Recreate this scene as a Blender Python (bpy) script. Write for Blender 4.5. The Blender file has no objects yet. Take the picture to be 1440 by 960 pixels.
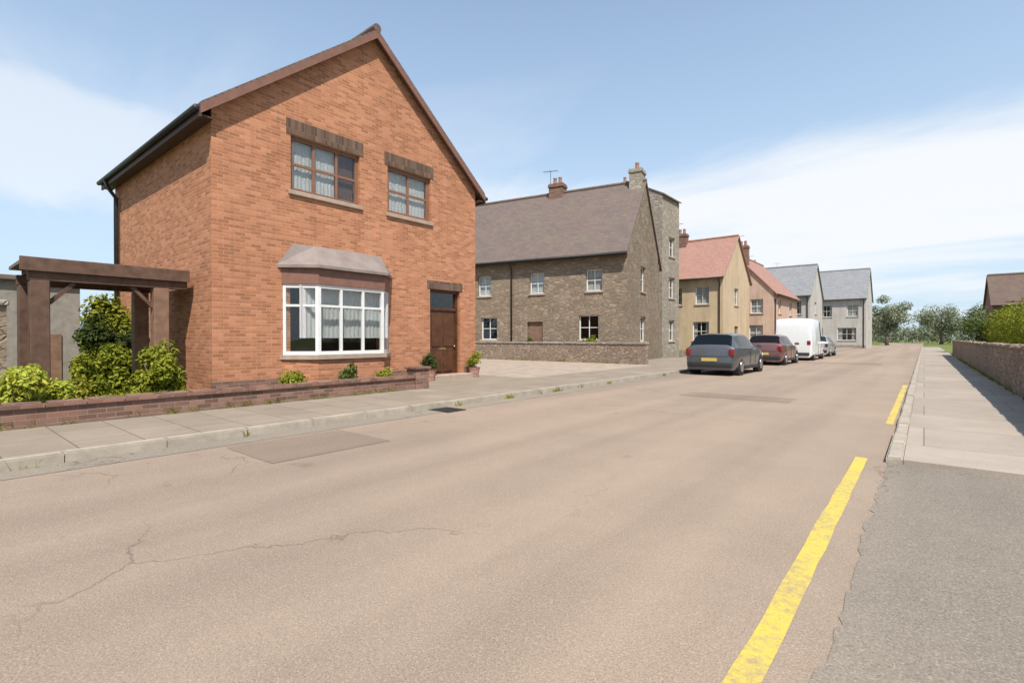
import bpy, bmesh, math, random
from mathutils import Vector, Matrix
from math import radians as R
rnd = random.Random(7)
sc = bpy.context.scene
COL = sc.collection
UP = Vector((0, 0, 1))

# ------------------------------------------------------------------ materials
def new_mat(name):
    m = bpy.data.materials.new(name); m.use_nodes = True
    nt = m.node_tree
    return m, nt, nt.nodes['Principled BSDF']

def N(nt, typ, **kw):
    n = nt.nodes.new(typ)
    for k, v in kw.items():
        if k.startswith('in_'):
            n.inputs[int(k[3:]) if k[3:].isdigit() else k[3:]].default_value = v
        else:
            setattr(n, k, v)
    return n

def col4(c): return (c[0], c[1], c[2], 1)

def ramp(nt, fac, stops):
    r = N(nt, 'ShaderNodeValToRGB')
    e = r.color_ramp.elements
    while len(e) < len(stops): e.new(0.5)
    for i, (p, c) in enumerate(stops):
        e[i].position = p; e[i].color = col4(c) if len(c) == 3 else c
    nt.links.new(fac, r.inputs[0])
    return r.outputs[0]

def mix(nt, a, b, fac, mode='MIX'):
    n = N(nt, 'ShaderNodeMix', data_type='RGBA', blend_type=mode)
    for sock, v in ((n.inputs[6], a), (n.inputs[7], b)):
        if isinstance(v, tuple): sock.default_value = col4(v)
        else: nt.links.new(v, sock)
    if isinstance(fac, (int, float)): n.inputs[0].default_value = fac
    else: nt.links.new(fac, n.inputs[0])
    return n.outputs[2]

def math_n(nt, op, a, b=0.0):
    n = N(nt, 'ShaderNodeMath', operation=op)
    for i, v in enumerate((a, b)):
        if isinstance(v, (int, float)): n.inputs[i].default_value = v
        else: nt.links.new(v, n.inputs[i])
    return n.outputs[0]

def noise(nt, vec, scale, detail=4, rough=.6, dist=0.0):
    n = N(nt, 'ShaderNodeTexNoise')
    n.inputs['Scale'].default_value = scale; n.inputs['Detail'].default_value = detail
    n.inputs['Roughness'].default_value = rough; n.inputs['Distortion'].default_value = dist
    nt.links.new(vec, n.inputs['Vector'])
    return n.outputs['Fac']

def objco(nt): return N(nt, 'ShaderNodeTexCoord').outputs['Object']

def wallco(nt):
    """(x+y, z) of the object: runs along any axis-aligned wall."""
    s = N(nt, 'ShaderNodeSeparateXYZ'); nt.links.new(objco(nt), s.inputs[0])
    c = N(nt, 'ShaderNodeCombineXYZ')
    nt.links.new(math_n(nt, 'ADD', s.outputs[0], s.outputs[1]), c.inputs[0])
    nt.links.new(s.outputs[2], c.inputs[1])
    return c.outputs[0]

def bump(nt, bsdf, h, strength=.4, dist=.01):
    b = N(nt, 'ShaderNodeBump'); b.inputs['Strength'].default_value = strength
    b.inputs['Distance'].default_value = dist
    nt.links.new(h, b.inputs['Height']); nt.links.new(b.outputs[0], bsdf.inputs['Normal'])

def plain(name, c, rough=.7, var=.12, scale=3.0, metal=0.0, spec=.3):
    m, nt, b = new_mat(name)
    o = objco(nt)
    f = noise(nt, o, scale, 5)
    lo = tuple(x*(1-var) for x in c); hi = tuple(min(1, x*(1+var)) for x in c)
    nt.links.new(ramp(nt, f, [(.3, lo), (.7, hi)]), b.inputs['Base Color'])
    b.inputs['Roughness'].default_value = rough; b.inputs['Metallic'].default_value = metal
    b.inputs['Specular IOR Level'].default_value = spec
    bump(nt, b, noise(nt, o, scale*14, 3), .15, .004)
    return m

def brick(name, c1, c2, mortar, bw=.215, rh=.07, ms=.007, stain=.35, depth=.006, bumpk=.5):
    m, nt, b = new_mat(name)
    v = wallco(nt)
    t = N(nt, 'ShaderNodeTexBrick'); nt.links.new(v, t.inputs['Vector'])
    t.inputs['Scale'].default_value = 1; t.inputs['Brick Width'].default_value = bw
    t.inputs['Row Height'].default_value = rh; t.inputs['Mortar Size'].default_value = ms
    t.inputs['Mortar Smooth'].default_value = .3; t.inputs['Bias'].default_value = 0
    t.inputs['Color1'].default_value = (0, 0, 0, 1); t.inputs['Color2'].default_value = (1, 1, 1, 1)
    t.inputs['Mortar'].default_value = (.5, .5, .5, 1)
    o = objco(nt)
    big = noise(nt, o, .55, 6, .65)
    sc_ = N(nt, 'ShaderNodeSeparateColor'); nt.links.new(t.outputs['Color'], sc_.inputs[0])
    pale = tuple(min(1, x*1.12+.02) for x in c1); burnt = tuple(x*.84 for x in c2)
    bc = ramp(nt, sc_.outputs[0], [(0, pale), (.35, c1), (.75, c2), (1, burnt)])
    bc = mix(nt, bc, mortar, t.outputs['Fac'])
    c = mix(nt, bc, ramp(nt, big, [(.3, (.62, .6, .6)), (.52, (1, 1, 1)), (.75, (1.0, .98, .95))]), stain, 'MULTIPLY')
    fine = noise(nt, o, 40, 3)
    c = mix(nt, c, ramp(nt, fine, [(.3, (.75, .75, .75)), (.7, (1, 1, 1))]), .5, 'MULTIPLY')
    # rain streaks: noise stretched along z
    mp = N(nt, 'ShaderNodeMapping'); mp.inputs['Scale'].default_value = (2.2, .16, 1); nt.links.new(v, mp.inputs[0])
    st = noise(nt, mp.outputs[0], 1.6, 5, .7)
    c = mix(nt, c, ramp(nt, st, [(.35, (.72, .7, .68)), (.5, (1, 1, 1))]), .35, 'MULTIPLY')
    nt.links.new(c, b.inputs['Base Color']); b.inputs['Roughness'].default_value = .92
    b.inputs['Specular IOR Level'].default_value = .15
    h = math_n(nt, 'SUBTRACT', math_n(nt, 'MULTIPLY', fine, .25), t.outputs['Fac'])
    bump(nt, b, h, bumpk, depth)
    return m

def tiles(name, c1, c2, gap, bw=.2, rh=.11, moss=(.16, .16, .08), mossk=.35):
    m, nt, b = new_mat(name)
    v = wallco(nt)
    t = N(nt, 'ShaderNodeTexBrick'); nt.links.new(v, t.inputs['Vector'])
    t.inputs['Scale'].default_value = 1; t.inputs['Brick Width'].default_value = bw
    t.inputs['Row Height'].default_value = rh; t.inputs['Mortar Size'].default_value = .006
    t.inputs['Color1'].default_value = col4(c1); t.inputs['Color2'].default_value = col4(c2)
    t.inputs['Mortar'].default_value = col4(gap)
    o = objco(nt)
    ms = noise(nt, o, 1.1, 7, .7)
    c = mix(nt, t.outputs['Color'], moss, math_n(nt, 'MULTIPLY', ramp(nt, ms, [(.45, (0, 0, 0)), (.75, (1, 1, 1))]), mossk))
    nt.links.new(c, b.inputs['Base Color']); b.inputs['Roughness'].default_value = .8
    # each course rises towards its lower edge
    s = N(nt, 'ShaderNodeSeparateXYZ'); nt.links.new(v, s.inputs[0])
    saw = math_n(nt, 'SUBTRACT', 1.0, math_n(nt, 'FRACT', math_n(nt, 'DIVIDE', s.outputs[1], rh)))
    h = math_n(nt, 'ADD', saw, math_n(nt, 'MULTIPLY', t.outputs['Fac'], -.4))
    bump(nt, b, h, .6, .02)
    return m

def stone(name, c1, c2, c3, mortar, scale=3.2, zs=1.9):
    """random coursed rubble"""
    m, nt, b = new_mat(name)
    v = wallco(nt)
    mp = N(nt, 'ShaderNodeMapping'); mp.inputs['Scale'].default_value = (1, zs, 1); nt.links.new(v, mp.inputs[0])
    nz = N(nt, 'ShaderNodeTexNoise'); nz.inputs['Scale'].default_value = 3; nt.links.new(mp.outputs[0], nz.inputs['Vector'])
    vv = N(nt, 'ShaderNodeVectorMath', operation='MULTIPLY_ADD')
    nt.links.new(nz.outputs['Color'], vv.inputs[0]); vv.inputs[1].default_value = (.12, .12, .12); nt.links.new(mp.outputs[0], vv.inputs[2])
    cell = N(nt, 'ShaderNodeTexVoronoi'); cell.inputs['Scale'].default_value = scale; nt.links.new(vv.outputs[0], cell.inputs['Vector'])
    edge = N(nt, 'ShaderNodeTexVoronoi', feature='DISTANCE_TO_EDGE'); edge.inputs['Scale'].default_value = scale
    nt.links.new(vv.outputs[0], edge.inputs['Vector'])
    s = N(nt, 'ShaderNodeSeparateColor'); nt.links.new(cell.outputs['Color'], s.inputs[0])
    c = ramp(nt, s.outputs[0], [(0, c1), (.5, c2), (1, c3)])
    e = ramp(nt, edge.outputs['Distance'], [(0, (0, 0, 0)), (.07, (1, 1, 1))])
    c = mix(nt, mortar, c, e)
    o = objco(nt)
    big = noise(nt, o, .5, 6, .7)
    c = mix(nt, c, ramp(nt, big, [(.3, (.6, .58, .55)), (.6, (1, 1, 1))]), .5, 'MULTIPLY')
    fine = noise(nt, o, 30, 4)
    c = mix(nt, c, ramp(nt, fine, [(.3, (.7, .7, .7)), (.7, (1, 1, 1))]), .5, 'MULTIPLY')
    nt.links.new(c, b.inputs['Base Color']); b.inputs['Roughness'].default_value = .95
    b.inputs['Specular IOR Level'].default_value = .1
    bump(nt, b, math_n(nt, 'ADD', e, math_n(nt, 'MULTIPLY', fine, .5)), .9, .035)
    return m

def asphalt(name, c, patch, crack=.5, agg=90.0):
    m, nt, b = new_mat(name)
    o = objco(nt)
    g1 = noise(nt, o, agg, 3, .8); g2 = noise(nt, o, agg*.35, 2, .7)
    big = noise(nt, o, .22, 7, .6, .4); mid = noise(nt, o, 1.3, 5, .65)
    cc = mix(nt, c, patch, ramp(nt, big, [(.38, (0, 0, 0)), (.62, (1, 1, 1))]))
    cc = mix(nt, cc, ramp(nt, mid, [(.3, (.8, .8, .8)), (.7, (1.0, 1.0, 1.0))]), .5, 'MULTIPLY')
    # wheel-worn bands along the road (Y): noise stretched
    mp = N(nt, 'ShaderNodeMapping'); mp.inputs['Scale'].default_value = (1.1, .03, 1); nt.links.new(o, mp.inputs[0])
    band = noise(nt, mp.outputs[0], 1.0, 3, .5)
    cc = mix(nt, cc, ramp(nt, band, [(.38, (.80, .79, .80)), (.6, (1, 1, 1))]), .8, 'MULTIPLY')
    cc = mix(nt, cc, ramp(nt, g1, [(.3, (.45, .43, .42)), (.5, (.95, .95, .95)), (.72, (1.0, 1.0, 1.0))]), .75, 'MULTIPLY')
    # pale stone chips showing in the worn surface
    ch = N(nt, 'ShaderNodeTexVoronoi'); ch.inputs['Scale'].default_value = agg*2.2; nt.links.new(o, ch.inputs['Vector'])
    s = N(nt, 'ShaderNodeSeparateColor'); nt.links.new(ch.outputs['Color'], s.inputs[0])
    cc = mix(nt, cc, tuple(min(1, x*1.7) for x in c), math_n(nt, 'MULTIPLY', ramp(nt, s.outputs[0], [(.72, (0, 0, 0)), (.95, (1, 1, 1))]), .3))
    # cracks
    nz = N(nt, 'ShaderNodeTexNoise'); nz.inputs['Scale'].default_value = 2.2; nz.inputs['Detail'].default_value = 5; nt.links.new(o, nz.inputs['Vector'])
    vv = N(nt, 'ShaderNodeVectorMath', operation='MULTIPLY_ADD')
    nt.links.new(nz.outputs['Color'], vv.inputs[0]); vv.inputs[1].default_value = (.9, .9, .9); nt.links.new(o, vv.inputs[2])
    ed = N(nt, 'ShaderNodeTexVoronoi', feature='DISTANCE_TO_EDGE'); ed.inputs['Scale'].default_value = .42
    nt.links.new(vv.outputs[0], ed.inputs['Vector'])
    ck = ramp(nt, ed.outputs['Distance'], [(0, (1, 1, 1)), (.006, (0, 0, 0))])
    where = ramp(nt, noise(nt, o, .3, 2), [(.5, (0, 0, 0)), (.6, (1, 1, 1))])
    ck = math_n(nt, 'MULTIPLY', math_n(nt, 'MULTIPLY', ck, where), crack)
    cc = mix(nt, cc, tuple(x*.3 for x in c), ck)
    # a few oil spots
    sp = noise(nt, o, 1.7, 2, .4)
    cc = mix(nt, cc, tuple(x*.45 for x in c), math_n(nt, 'MULTIPLY', ramp(nt, sp, [(.72, (0, 0, 0)), (.8, (1, 1, 1))]), .5))
    nt.links.new(cc, b.inputs['Base Color']); b.inputs['Roughness'].default_value = .9
    b.inputs['Specular IOR Level'].default_value = .2
    h = math_n(nt, 'ADD', math_n(nt, 'ADD', g1, math_n(nt, 'MULTIPLY', g2, .35)), math_n(nt, 'MULTIPLY', ck, -2.0))
    bump(nt, b, h, .55, .008)
    return m

def leafmat(name, a, b_, c_, scale=1.2, trans=.25):
    m, nt, b = new_mat(name)
    g = N(nt, 'ShaderNodeNewGeometry')
    f = noise(nt, objco(nt), scale, 3)
    f2 = math_n(nt, 'ADD', math_n(nt, 'MULTIPLY', f, .75), math_n(nt, 'MULTIPLY', g.outputs['Random Per Island'], .35))
    c = ramp(nt, f2, [(.3, a), (.55, b_), (.8, c_)])
    nt.links.new(c, b.inputs['Base Color']); b.inputs['Roughness'].default_value = .6
    b.inputs['Specular IOR Level'].default_value = .25
    tr = N(nt, 'ShaderNodeBsdfTranslucent'); nt.links.new(c, tr.inputs[0])
    ms = N(nt, 'ShaderNodeMixShader'); ms.inputs[0].default_value = trans
    out = nt.nodes['Material Output']
    nt.links.new(b.outputs[0], ms.inputs[1]); nt.links.new(tr.outputs[0], ms.inputs[2]); nt.links.new(ms.outputs[0], out.inputs[0])
    return m

def glassmat(name, tint=(.97, .98, .97), k=.9, add=.05):
    m, nt, b = new_mat(name)
    out = nt.nodes['Material Output']
    tr = N(nt, 'ShaderNodeBsdfTransparent'); tr.inputs[0].default_value = col4(tint)
    gl = N(nt, 'ShaderNodeBsdfGlossy'); gl.inputs['Roughness'].default_value = .02
    nz = noise(nt, objco(nt), 1.3, 1)
    bp = N(nt, 'ShaderNodeBump'); bp.inputs['Strength'].default_value = .06; bp.inputs['Distance'].default_value = .05
    nt.links.new(nz, bp.inputs['Height']); nt.links.new(bp.outputs[0], gl.inputs['Normal'])
    lw = N(nt, 'ShaderNodeLayerWeight'); lw.inputs[0].default_value = .5
    f = math_n(nt, 'ADD', math_n(nt, 'MULTIPLY', math_n(nt, 'POWER', lw.outputs['Facing'], 4.0), k), add)
    ms = N(nt, 'ShaderNodeMixShader'); nt.links.new(f, ms.inputs[0])
    nt.links.new(tr.outputs[0], ms.inputs[1]); nt.links.new(gl.outputs[0], ms.inputs[2]); nt.links.new(ms.outputs[0], out.inputs[0])
    return m

def carpaint(name, c, metal=.5):
    m, nt, b = new_mat(name)
    f = noise(nt, objco(nt), 3, 3)
    nt.links.new(ramp(nt, f, [(.3, tuple(x*.93 for x in c)), (.7, c)]), b.inputs['Base Color'])
    b.inputs['Metallic'].default_value = metal; b.inputs['Roughness'].default_value = .38
    b.inputs['Coat Weight'].default_value = .8; b.inputs['Coat Roughness'].default_value = .06
    return m

def worn_paint(name, c, under):
    m, nt, b = new_mat(name)
    o = objco(nt)
    a = noise(nt, o, 22, 6, .75); g = noise(nt, o, 1.1, 3)
    f = math_n(nt, 'ADD', math_n(nt, 'MULTIPLY', a, .7), math_n(nt, 'MULTIPLY', g, .45))
    mask = ramp(nt, f, [(.44, (.15, .15, .15)), (.62, (1, 1, 1))])
    cc = mix(nt, under, c, mask)
    gr = noise(nt, o, 90, 3, .8)
    cc = mix(nt, cc, ramp(nt, gr, [(.3, (.6, .6, .6)), (.55, (1, 1, 1))]), .6, 'MULTIPLY')
    nt.links.new(cc, b.inputs['Base Color']); b.inputs['Roughness'].default_value = .8
    bump(nt, b, gr, .5, .006)
    return m

def slabs(name, c, joint, w=.9, l=.6):
    m, nt, b = new_mat(name)
    o = objco(nt)
    t = N(nt, 'ShaderNodeTexBrick'); nt.links.new(o, t.inputs['Vector'])
    t.inputs['Scale'].default_value = 1; t.inputs['Brick Width'].default_value = w; t.inputs['Row Height'].default_value = l
    t.inputs['Mortar Size'].default_value = .008; t.inputs['Mortar Smooth'].default_value = .2
    t.inputs['Color1'].default_value = col4(tuple(x*.9 for x in c)); t.inputs['Color2'].default_value = col4(tuple(x*1.08 for x in c))
    t.inputs['Mortar'].default_value = col4(joint)
    f = noise(nt, o, .9, 6, .7); g = noise(nt, o, 60, 3, .8)
    cc = mix(nt, t.outputs['Color'], ramp(nt, f, [(.3, (.68, .66, .62)), (.6, (1, 1, 1))]), .6, 'MULTIPLY')
    cc = mix(nt, cc, ramp(nt, g, [(.3, (.6, .6, .6)), (.6, (1, 1, 1))]), .6, 'MULTIPLY')
    nt.links.new(cc, b.inputs['Base Color']); b.inputs['Roughness'].default_value = .9
    bump(nt, b, math_n(nt, 'SUBTRACT', math_n(nt, 'MULTIPLY', g, .4), t.outputs['Fac']), .5, .008)
    return m

M = {}
M['brick'] = brick('orange brick', (.465, .197, .102), (.39, .16, .083), (.43, .27, .175))
M['soldier'] = brick('dark soldier brick', (.15, .09, .062), (.115, .07, .052), (.16, .12, .09), bw=.078, rh=.24)
M['redbrick'] = brick('brown red brick', (.24, .125, .09), (.18, .10, .075), (.24, .19, .15))
M['farbrick'] = brick('pale orange brick', (.42, .21, .13), (.36, .18, .11), (.38, .3, .24))
M['stone'] = stone('buff rubble stone', (.31, .232, .165), (.235, .178, .128), (.37, .285, .21), (.33, .27, .21))
M['greystone'] = stone('grey rubble stone', (.38, .325, .26), (.31, .265, .21), (.44, .38, .305), (.4, .35, .29))
M['wallstone'] = stone('brown boundary stone', (.36, .27, .205), (.29, .215, .16), (.43, .33, .25), (.24, .19, .15), scale=4.5)
M['tile_brown'] = tiles('brown plain tiles', (.14, .085, .062), (.105, .065, .05), (.05, .035, .03))
M['slate_mauve'] = tiles('weathered slates', (.15, .104, .088), (.12, .085, .074), (.1, .08, .07), bw=.3, rh=.16)
M['slate_grey'] = tiles('grey slates', (.235, .235, .24), (.19, .19, .2), (.1, .1, .1), bw=.3, rh=.16, mossk=.15)
M['tile_red'] = tiles('red clay tiles', (.36, .19, .145), (.3, .155, .12), (.16, .08, .06), mossk=.2)
M['render_cream'] = plain('cream render', (.46, .35, .23), .9, .1, 1.2)
M['render_pink'] = plain('pale pink render', (.48, .34, .26), .9, .1, 1.2)
M['render_white'] = plain('off white render', (.55, .53, .48), .9, .1, 1.2)
M['render_grey'] = plain('grey render', (.42, .395, .36), .9, .12, 1.2)
def stained(name, c):
    m, nt, b = new_mat(name)
    o = objco(nt); v = wallco(nt)
    mp = N(nt, 'ShaderNodeMapping'); mp.inputs['Scale'].default_value = (1.6, .18, 1); nt.links.new(v, mp.inputs[0])
    st = noise(nt, mp.outputs[0], 1.3, 6, .7); bl = noise(nt, o, .8, 6, .7)
    cc = mix(nt, c, ramp(nt, st, [(.35, (.7, .67, .63)), (.55, (1, 1, 1))]), .6, 'MULTIPLY')
    cc = mix(nt, cc, ramp(nt, bl, [(.3, (.8, .78, .75)), (.6, (1, 1, 1))]), .7, 'MULTIPLY')
    nt.links.new(cc, b.inputs['Base Color']); b.inputs['Roughness'].default_value = .92; b.inputs['Specular IOR Level'].default_value = .1
    bump(nt, b, noise(nt, o, 45, 4), .3, .006)
    return m
for k_, c_ in (('render_cream', (.52, .40, .265)), ('render_pink', (.54, .385, .295)), ('render_white', (.6, .58, .53)), ('render_grey', (.47, .44, .40))): M[k_] = stained(k_.replace('_', ' '), c_)
M['shedboard'] = plain('weathered grey brown boarding', (.25, .225, .195), .9, .2, 5)
M['timber'] = plain('dark stained timber', (.11, .062, .042), .8, .3, 6)
M['timber_light'] = plain('weathered brown timber', (.2, .115, .075), .8, .25, 6)
M['barge'] = plain('brown painted timber', (.19, .095, .068), .6, .15, 5)
M['fascia'] = plain('dark brown fascia paint', (.07, .042, .033), .55, .15, 5)
M['frame_brown'] = plain('brown window timber', (.21, .105, .065), .55, .15, 6)
M['frame_white'] = plain('white window paint', (.66, .65, .62), .5, .06, 6)
M['doorwood'] = plain('dark brown door wood', (.085, .035, .016), .45, .3, 5)
M['lead'] = plain('grey lead sheet', (.22, .18, .16), .6, .18, 3)
M['iron'] = plain('black painted iron', (.03, .03, .03), .5, .2, 8)
M['brass'] = plain('brass', (.6, .42, .16), .35, .1, 8, metal=1.0)
M['sill'] = plain('sandstone sill', (.34, .26, .2), .9, .15, 6)
M['curtain'] = plain('white net curtain', (.78, .78, .77), .9, .04, 8)
M['curtain_grey'] = plain('grey blind', (.45, .43, .42), .9, .05, 8)
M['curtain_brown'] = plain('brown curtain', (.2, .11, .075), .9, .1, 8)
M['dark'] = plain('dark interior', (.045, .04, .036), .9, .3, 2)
M['glass'] = glassmat('window glass')
M['carglass'] = glassmat('tinted car glass', (.25, .28, .28), .7, .03)
M['asphalt'] = asphalt('worn buff asphalt', (.345, .265, .196), (.305, .235, .176))
M['asphalt_grey'] = asphalt('grey asphalt', (.285, .24, .186), (.235, .2, .16), .7, 70)
M['asphalt_patch'] = asphalt('patched asphalt', (.275, .21, .155), (.245, .188, .14), .2)
M['pavement'] = slabs('pavement slabs', (.285, .228, .17), (.13, .11, .085))
M['concrete'] = slabs('pale concrete', (.36, .30, .24), (.2, .175, .15), w=2.4, l=1.5)
M['kerb'] = plain('kerb stone', (.34, .29, .23), .9, .2, 5)
M['forecourt'] = plain('pale gravelled forecourt', (.33, .26, .2), .95, .18, 2.5)
M['soil'] = plain('bare brown soil', (.16, .115, .08), 1, .35, 4)
M['grassbase'] = plain('short turf', (.12, .14, .03), 1, .35, 3)
M['paint'] = worn_paint('worn yellow road paint', (.58, .435, .07), (.30, .235, .15))
M['grass'] = leafmat('lime green grass', (.27, .3, .028), (.38, .405, .045), (.46, .47, .08), 2, .35)
M['leaf_olive'] = leafmat('olive green leaves', (.11, .135, .007), (.21, .225, .014), (.31, .31, .03))
M['leaf_dark'] = leafmat('dark green leaves', (.02, .035, .006), (.04, .06, .01), (.075, .1, .02))
M['leaf_mid'] = leafmat('mid green leaves', (.05, .075, .012), (.09, .125, .02), (.14, .175, .04))
M['leaf_yellow'] = leafmat('yellow green leaves', (.16, .155, .012), (.25, .23, .02), (.33, .29, .05))
M['leaf_hazed'] = leafmat('green leaves paled for haze', (.17, .19, .11), (.23, .25, .15), (.3, .32, .21))  # leaf colour lightened: distance haze is put into the albedo
M['bark'] = plain('grey brown bark', (.13, .1, .075), 1, .35, 9)
M['tyre'] = plain('tyre rubber', (.02, .02, .02), .9, .2, 9)
M['alloy'] = plain('alloy wheel metal', (.5, .5, .5), .35, .1, 9, metal=1.0)
M['plastic'] = plain('black trim plastic', (.03, .03, .03), .6, .15, 9)
M['redlens'] = plain('red lamp lens', (.2, .012, .01), .2, .1, 9, spec=.6)
M['clearlens'] = plain('clear lamp lens', (.7, .72, .74), .15, .05, 9, spec=.7)
M['plate'] = plain('yellow number plate', (.5, .38, .1), .5, .05, 9)
M['car_grey'] = carpaint('dark grey metallic paint', (.11, .112, .118))
M['car_maroon'] = carpaint('dull maroon paint', (.16, .07, .06), .2)
M['car_silver'] = carpaint('silver paint', (.42, .42, .42))
M['car_white'] = carpaint('white van paint', (.7, .7, .68), 0)

# ------------------------------------------------------------------ mesh helpers
def link(name, bm, mat, parent=None, smooth=False, recalc=True):
    if recalc: bmesh.ops.recalc_face_normals(bm, faces=bm.faces)
    me = bpy.data.meshes.new(name); bm.to_mesh(me); bm.free()
    me.materials.append(mat)
    if smooth:
        for p in me.polygons: p.use_smooth = True
    o = bpy.data.objects.new(name, me); COL.objects.link(o)
    if parent is not None: o.parent = parent
    return o

def tag(o, label=None, cat=None, group=None, kind=None):
    if label: o['label'] = label
    if cat: o['category'] = cat
    if group: o['group'] = group
    if kind: o['kind'] = kind
    return o

def thing(name, label, cat, loc=(0, 0, 0), rz=0, group=None):
    o = bpy.data.objects.new(name, None); COL.objects.link(o)
    o.location = loc; o.rotation_euler = (0, 0, rz); o.empty_display_size = .3
    return tag(o, label, cat, group)

def copy_tree(o, parent=None):
    c = o.copy(); COL.objects.link(c)
    if parent is not None: c.parent = parent
    for ch in list(o.children): copy_tree(ch, c)
    return c

def box(bm, a, b, mtx=None):
    x0, y0, z0 = a; x1, y1, z1 = b
    vs = [bm.verts.new(p) for p in ((x0,y0,z0),(x1,y0,z0),(x1,y1,z0),(x0,y1,z0),(x0,y0,z1),(x1,y0,z1),(x1,y1,z1),(x0,y1,z1))]
    for f in ((0,1,2,3),(4,5,6,7),(0,1,5,4),(1,2,6,5),(2,3,7,6),(3,0,4,7)): bm.faces.new([vs[i] for i in f])
    if mtx is not None:
        for v in vs: v.co = mtx @ v.co
    return vs

def bevel(bm, w=.01, seg=1):
    bmesh.ops.bevel(bm, geom=list(bm.edges), offset=w, segments=seg, affect='EDGES', profile=.6)

def tube(bm, pts, radii, n=8):
    rings = []
    for i, p in enumerate(pts):
        p = Vector(p)
        d = (Vector(pts[min(i+1, len(pts)-1)]) - Vector(pts[max(i-1, 0)])).normalized()
        a = d.orthogonal().normalized(); b = d.cross(a)
        r = radii[i] if isinstance(radii, (list, tuple)) else radii
        rings.append([bm.verts.new(p + (a*math.cos(t) + b*math.sin(t))*r) for t in [2*math.pi*k/n for k in range(n)]])
    for r0, r1 in zip(rings, rings[1:]):
        # match orientation to avoid twists
        off = min(range(n), key=lambda k: (r1[k].co - r0[0].co).length)
        for k in range(n):
            bm.faces.new((r0[k], r0[(k+1) % n], r1[(k+1+off) % n], r1[(k+off) % n]))
    bm.faces.new(rings[0]); bm.faces.new(rings[-1])

class Plane:
    """a wall plane: origin, direction along the wall, outward normal"""
    def __init__(s, o, u, n): s.o = Vector(o); s.u = Vector(u); s.n = Vector(n)
    def p(s, u, z, d=0.0): return s.o + s.u*u + s.n*d + UP*z

def pbox(bm, pl, u0, z0, d0, u1, z1, d1):
    vs = [bm.verts.new(pl.p(u, z, d)) for (u, z, d) in ((u0,z0,d0),(u1,z0,d0),(u1,z1,d0),(u0,z1,d0),(u0,z0,d1),(u1,z0,d1),(u1,z1,d1),(u0,z1,d1))]
    for f in ((0,1,2,3),(4,5,6,7),(0,1,5,4),(1,2,6,5),(2,3,7,6),(3,0,4,7)): bm.faces.new([vs[i] for i in f])

def pwall(bm, pl, outline, holes, th):
    """wall of thickness th behind the plane, with rectangular openings"""
    edges = []
    def loop(pts):
        vs = [bm.verts.new(pl.p(*q)) for q in pts]
        for a, b in zip(vs, vs[1:] + vs[:1]): edges.append(bm.edges.new((a, b)))
    loop(outline)
    for (u0, z0, u1, z1) in holes: loop([(u0, z0), (u1, z0), (u1, z1), (u0, z1)])
    r = bmesh.ops.triangle_fill(bm, use_beauty=True, use_dissolve=False, edges=edges, normal=pl.n)
    faces = [g for g in r['geom'] if isinstance(g, bmesh.types.BMFace)]
    ex = bmesh.ops.extrude_face_region(bm, geom=faces)
    for g in ex['geom']:
        if isinstance(g, bmesh.types.BMVert): g.co -= pl.n*th

def window(parent, pl, u0, z0, u1, z1, frame='frame_white', cols=2, rows=2, back=.1, curtain=None, sill=True, lintel=None, arch=0, bars=.035, fr=.06, reveal_dark=True):
    bm = bmesh.new(); f = fr
    a, b = -back-.06, -back
    pbox(bm, pl, u0, z0, a, u0+f, z1, b); pbox(bm, pl, u1-f, z0, a, u1, z1, b)
    pbox(bm, pl, u0+f, z0, a, u1-f, z0+f, b); pbox(bm, pl, u0+f, z1-f, a, u1-f, z1, b)
    for i in range(1, cols):
        u = u0 + (u1-u0)*i/cols; pbox(bm, pl, u-bars/2, z0+f, a+.01, u+bars/2, z1-f, b-.005)
    for j in range(1, rows):
        z = z0 + (z1-z0)*j/rows
        for i in range(cols):
            ua = u0 + (u1-u0)*i/cols + (bars/2 if i else f); ub = u0 + (u1-u0)*(i+1)/cols - (bars/2 if i < cols-1 else f)
            pbox(bm, pl, ua, z-bars/2, a+.012, ub, z+bars/2, b-.007)
    w = link('window', bm, M[frame], parent)
    bm = bmesh.new(); pbox(bm, pl, u0+f*.6, z0+f*.6, a+.025, u1-f*.6, z1-f*.6, a+.031)
    link('pane', bm, M['glass'], w)
    if sill:
        bm = bmesh.new(); pbox(bm, pl, u0-.06, z0-.1, -back-.02, u1+.06, z0-.002, .06); bevel(bm, .012)
        link('sill', bm, M['sill'], w)
    if lintel:
        h = .34
        bm = bmesh.new(); pbox(bm, pl, u0-.1, z1+.002, -back+.02, u1+.1, z1+h, .012)
        link('lintel', bm, M[lintel], w)
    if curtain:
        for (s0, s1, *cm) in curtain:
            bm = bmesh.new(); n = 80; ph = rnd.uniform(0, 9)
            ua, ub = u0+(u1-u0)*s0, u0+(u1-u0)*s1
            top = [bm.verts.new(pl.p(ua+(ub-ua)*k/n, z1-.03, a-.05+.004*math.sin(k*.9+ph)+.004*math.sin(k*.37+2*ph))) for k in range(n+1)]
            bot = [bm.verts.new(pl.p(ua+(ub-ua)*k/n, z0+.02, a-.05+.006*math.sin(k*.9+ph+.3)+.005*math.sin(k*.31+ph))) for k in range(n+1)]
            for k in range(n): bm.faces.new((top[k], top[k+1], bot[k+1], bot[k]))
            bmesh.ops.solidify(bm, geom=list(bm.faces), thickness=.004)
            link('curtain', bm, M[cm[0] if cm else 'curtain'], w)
    return w

def gutter_pipe(parent, pts, r=.055, mat='iron', name='downpipe'):
    bm = bmesh.new(); tube(bm, pts, r, 8); return link(name, bm, M[mat], parent, True)

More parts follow.
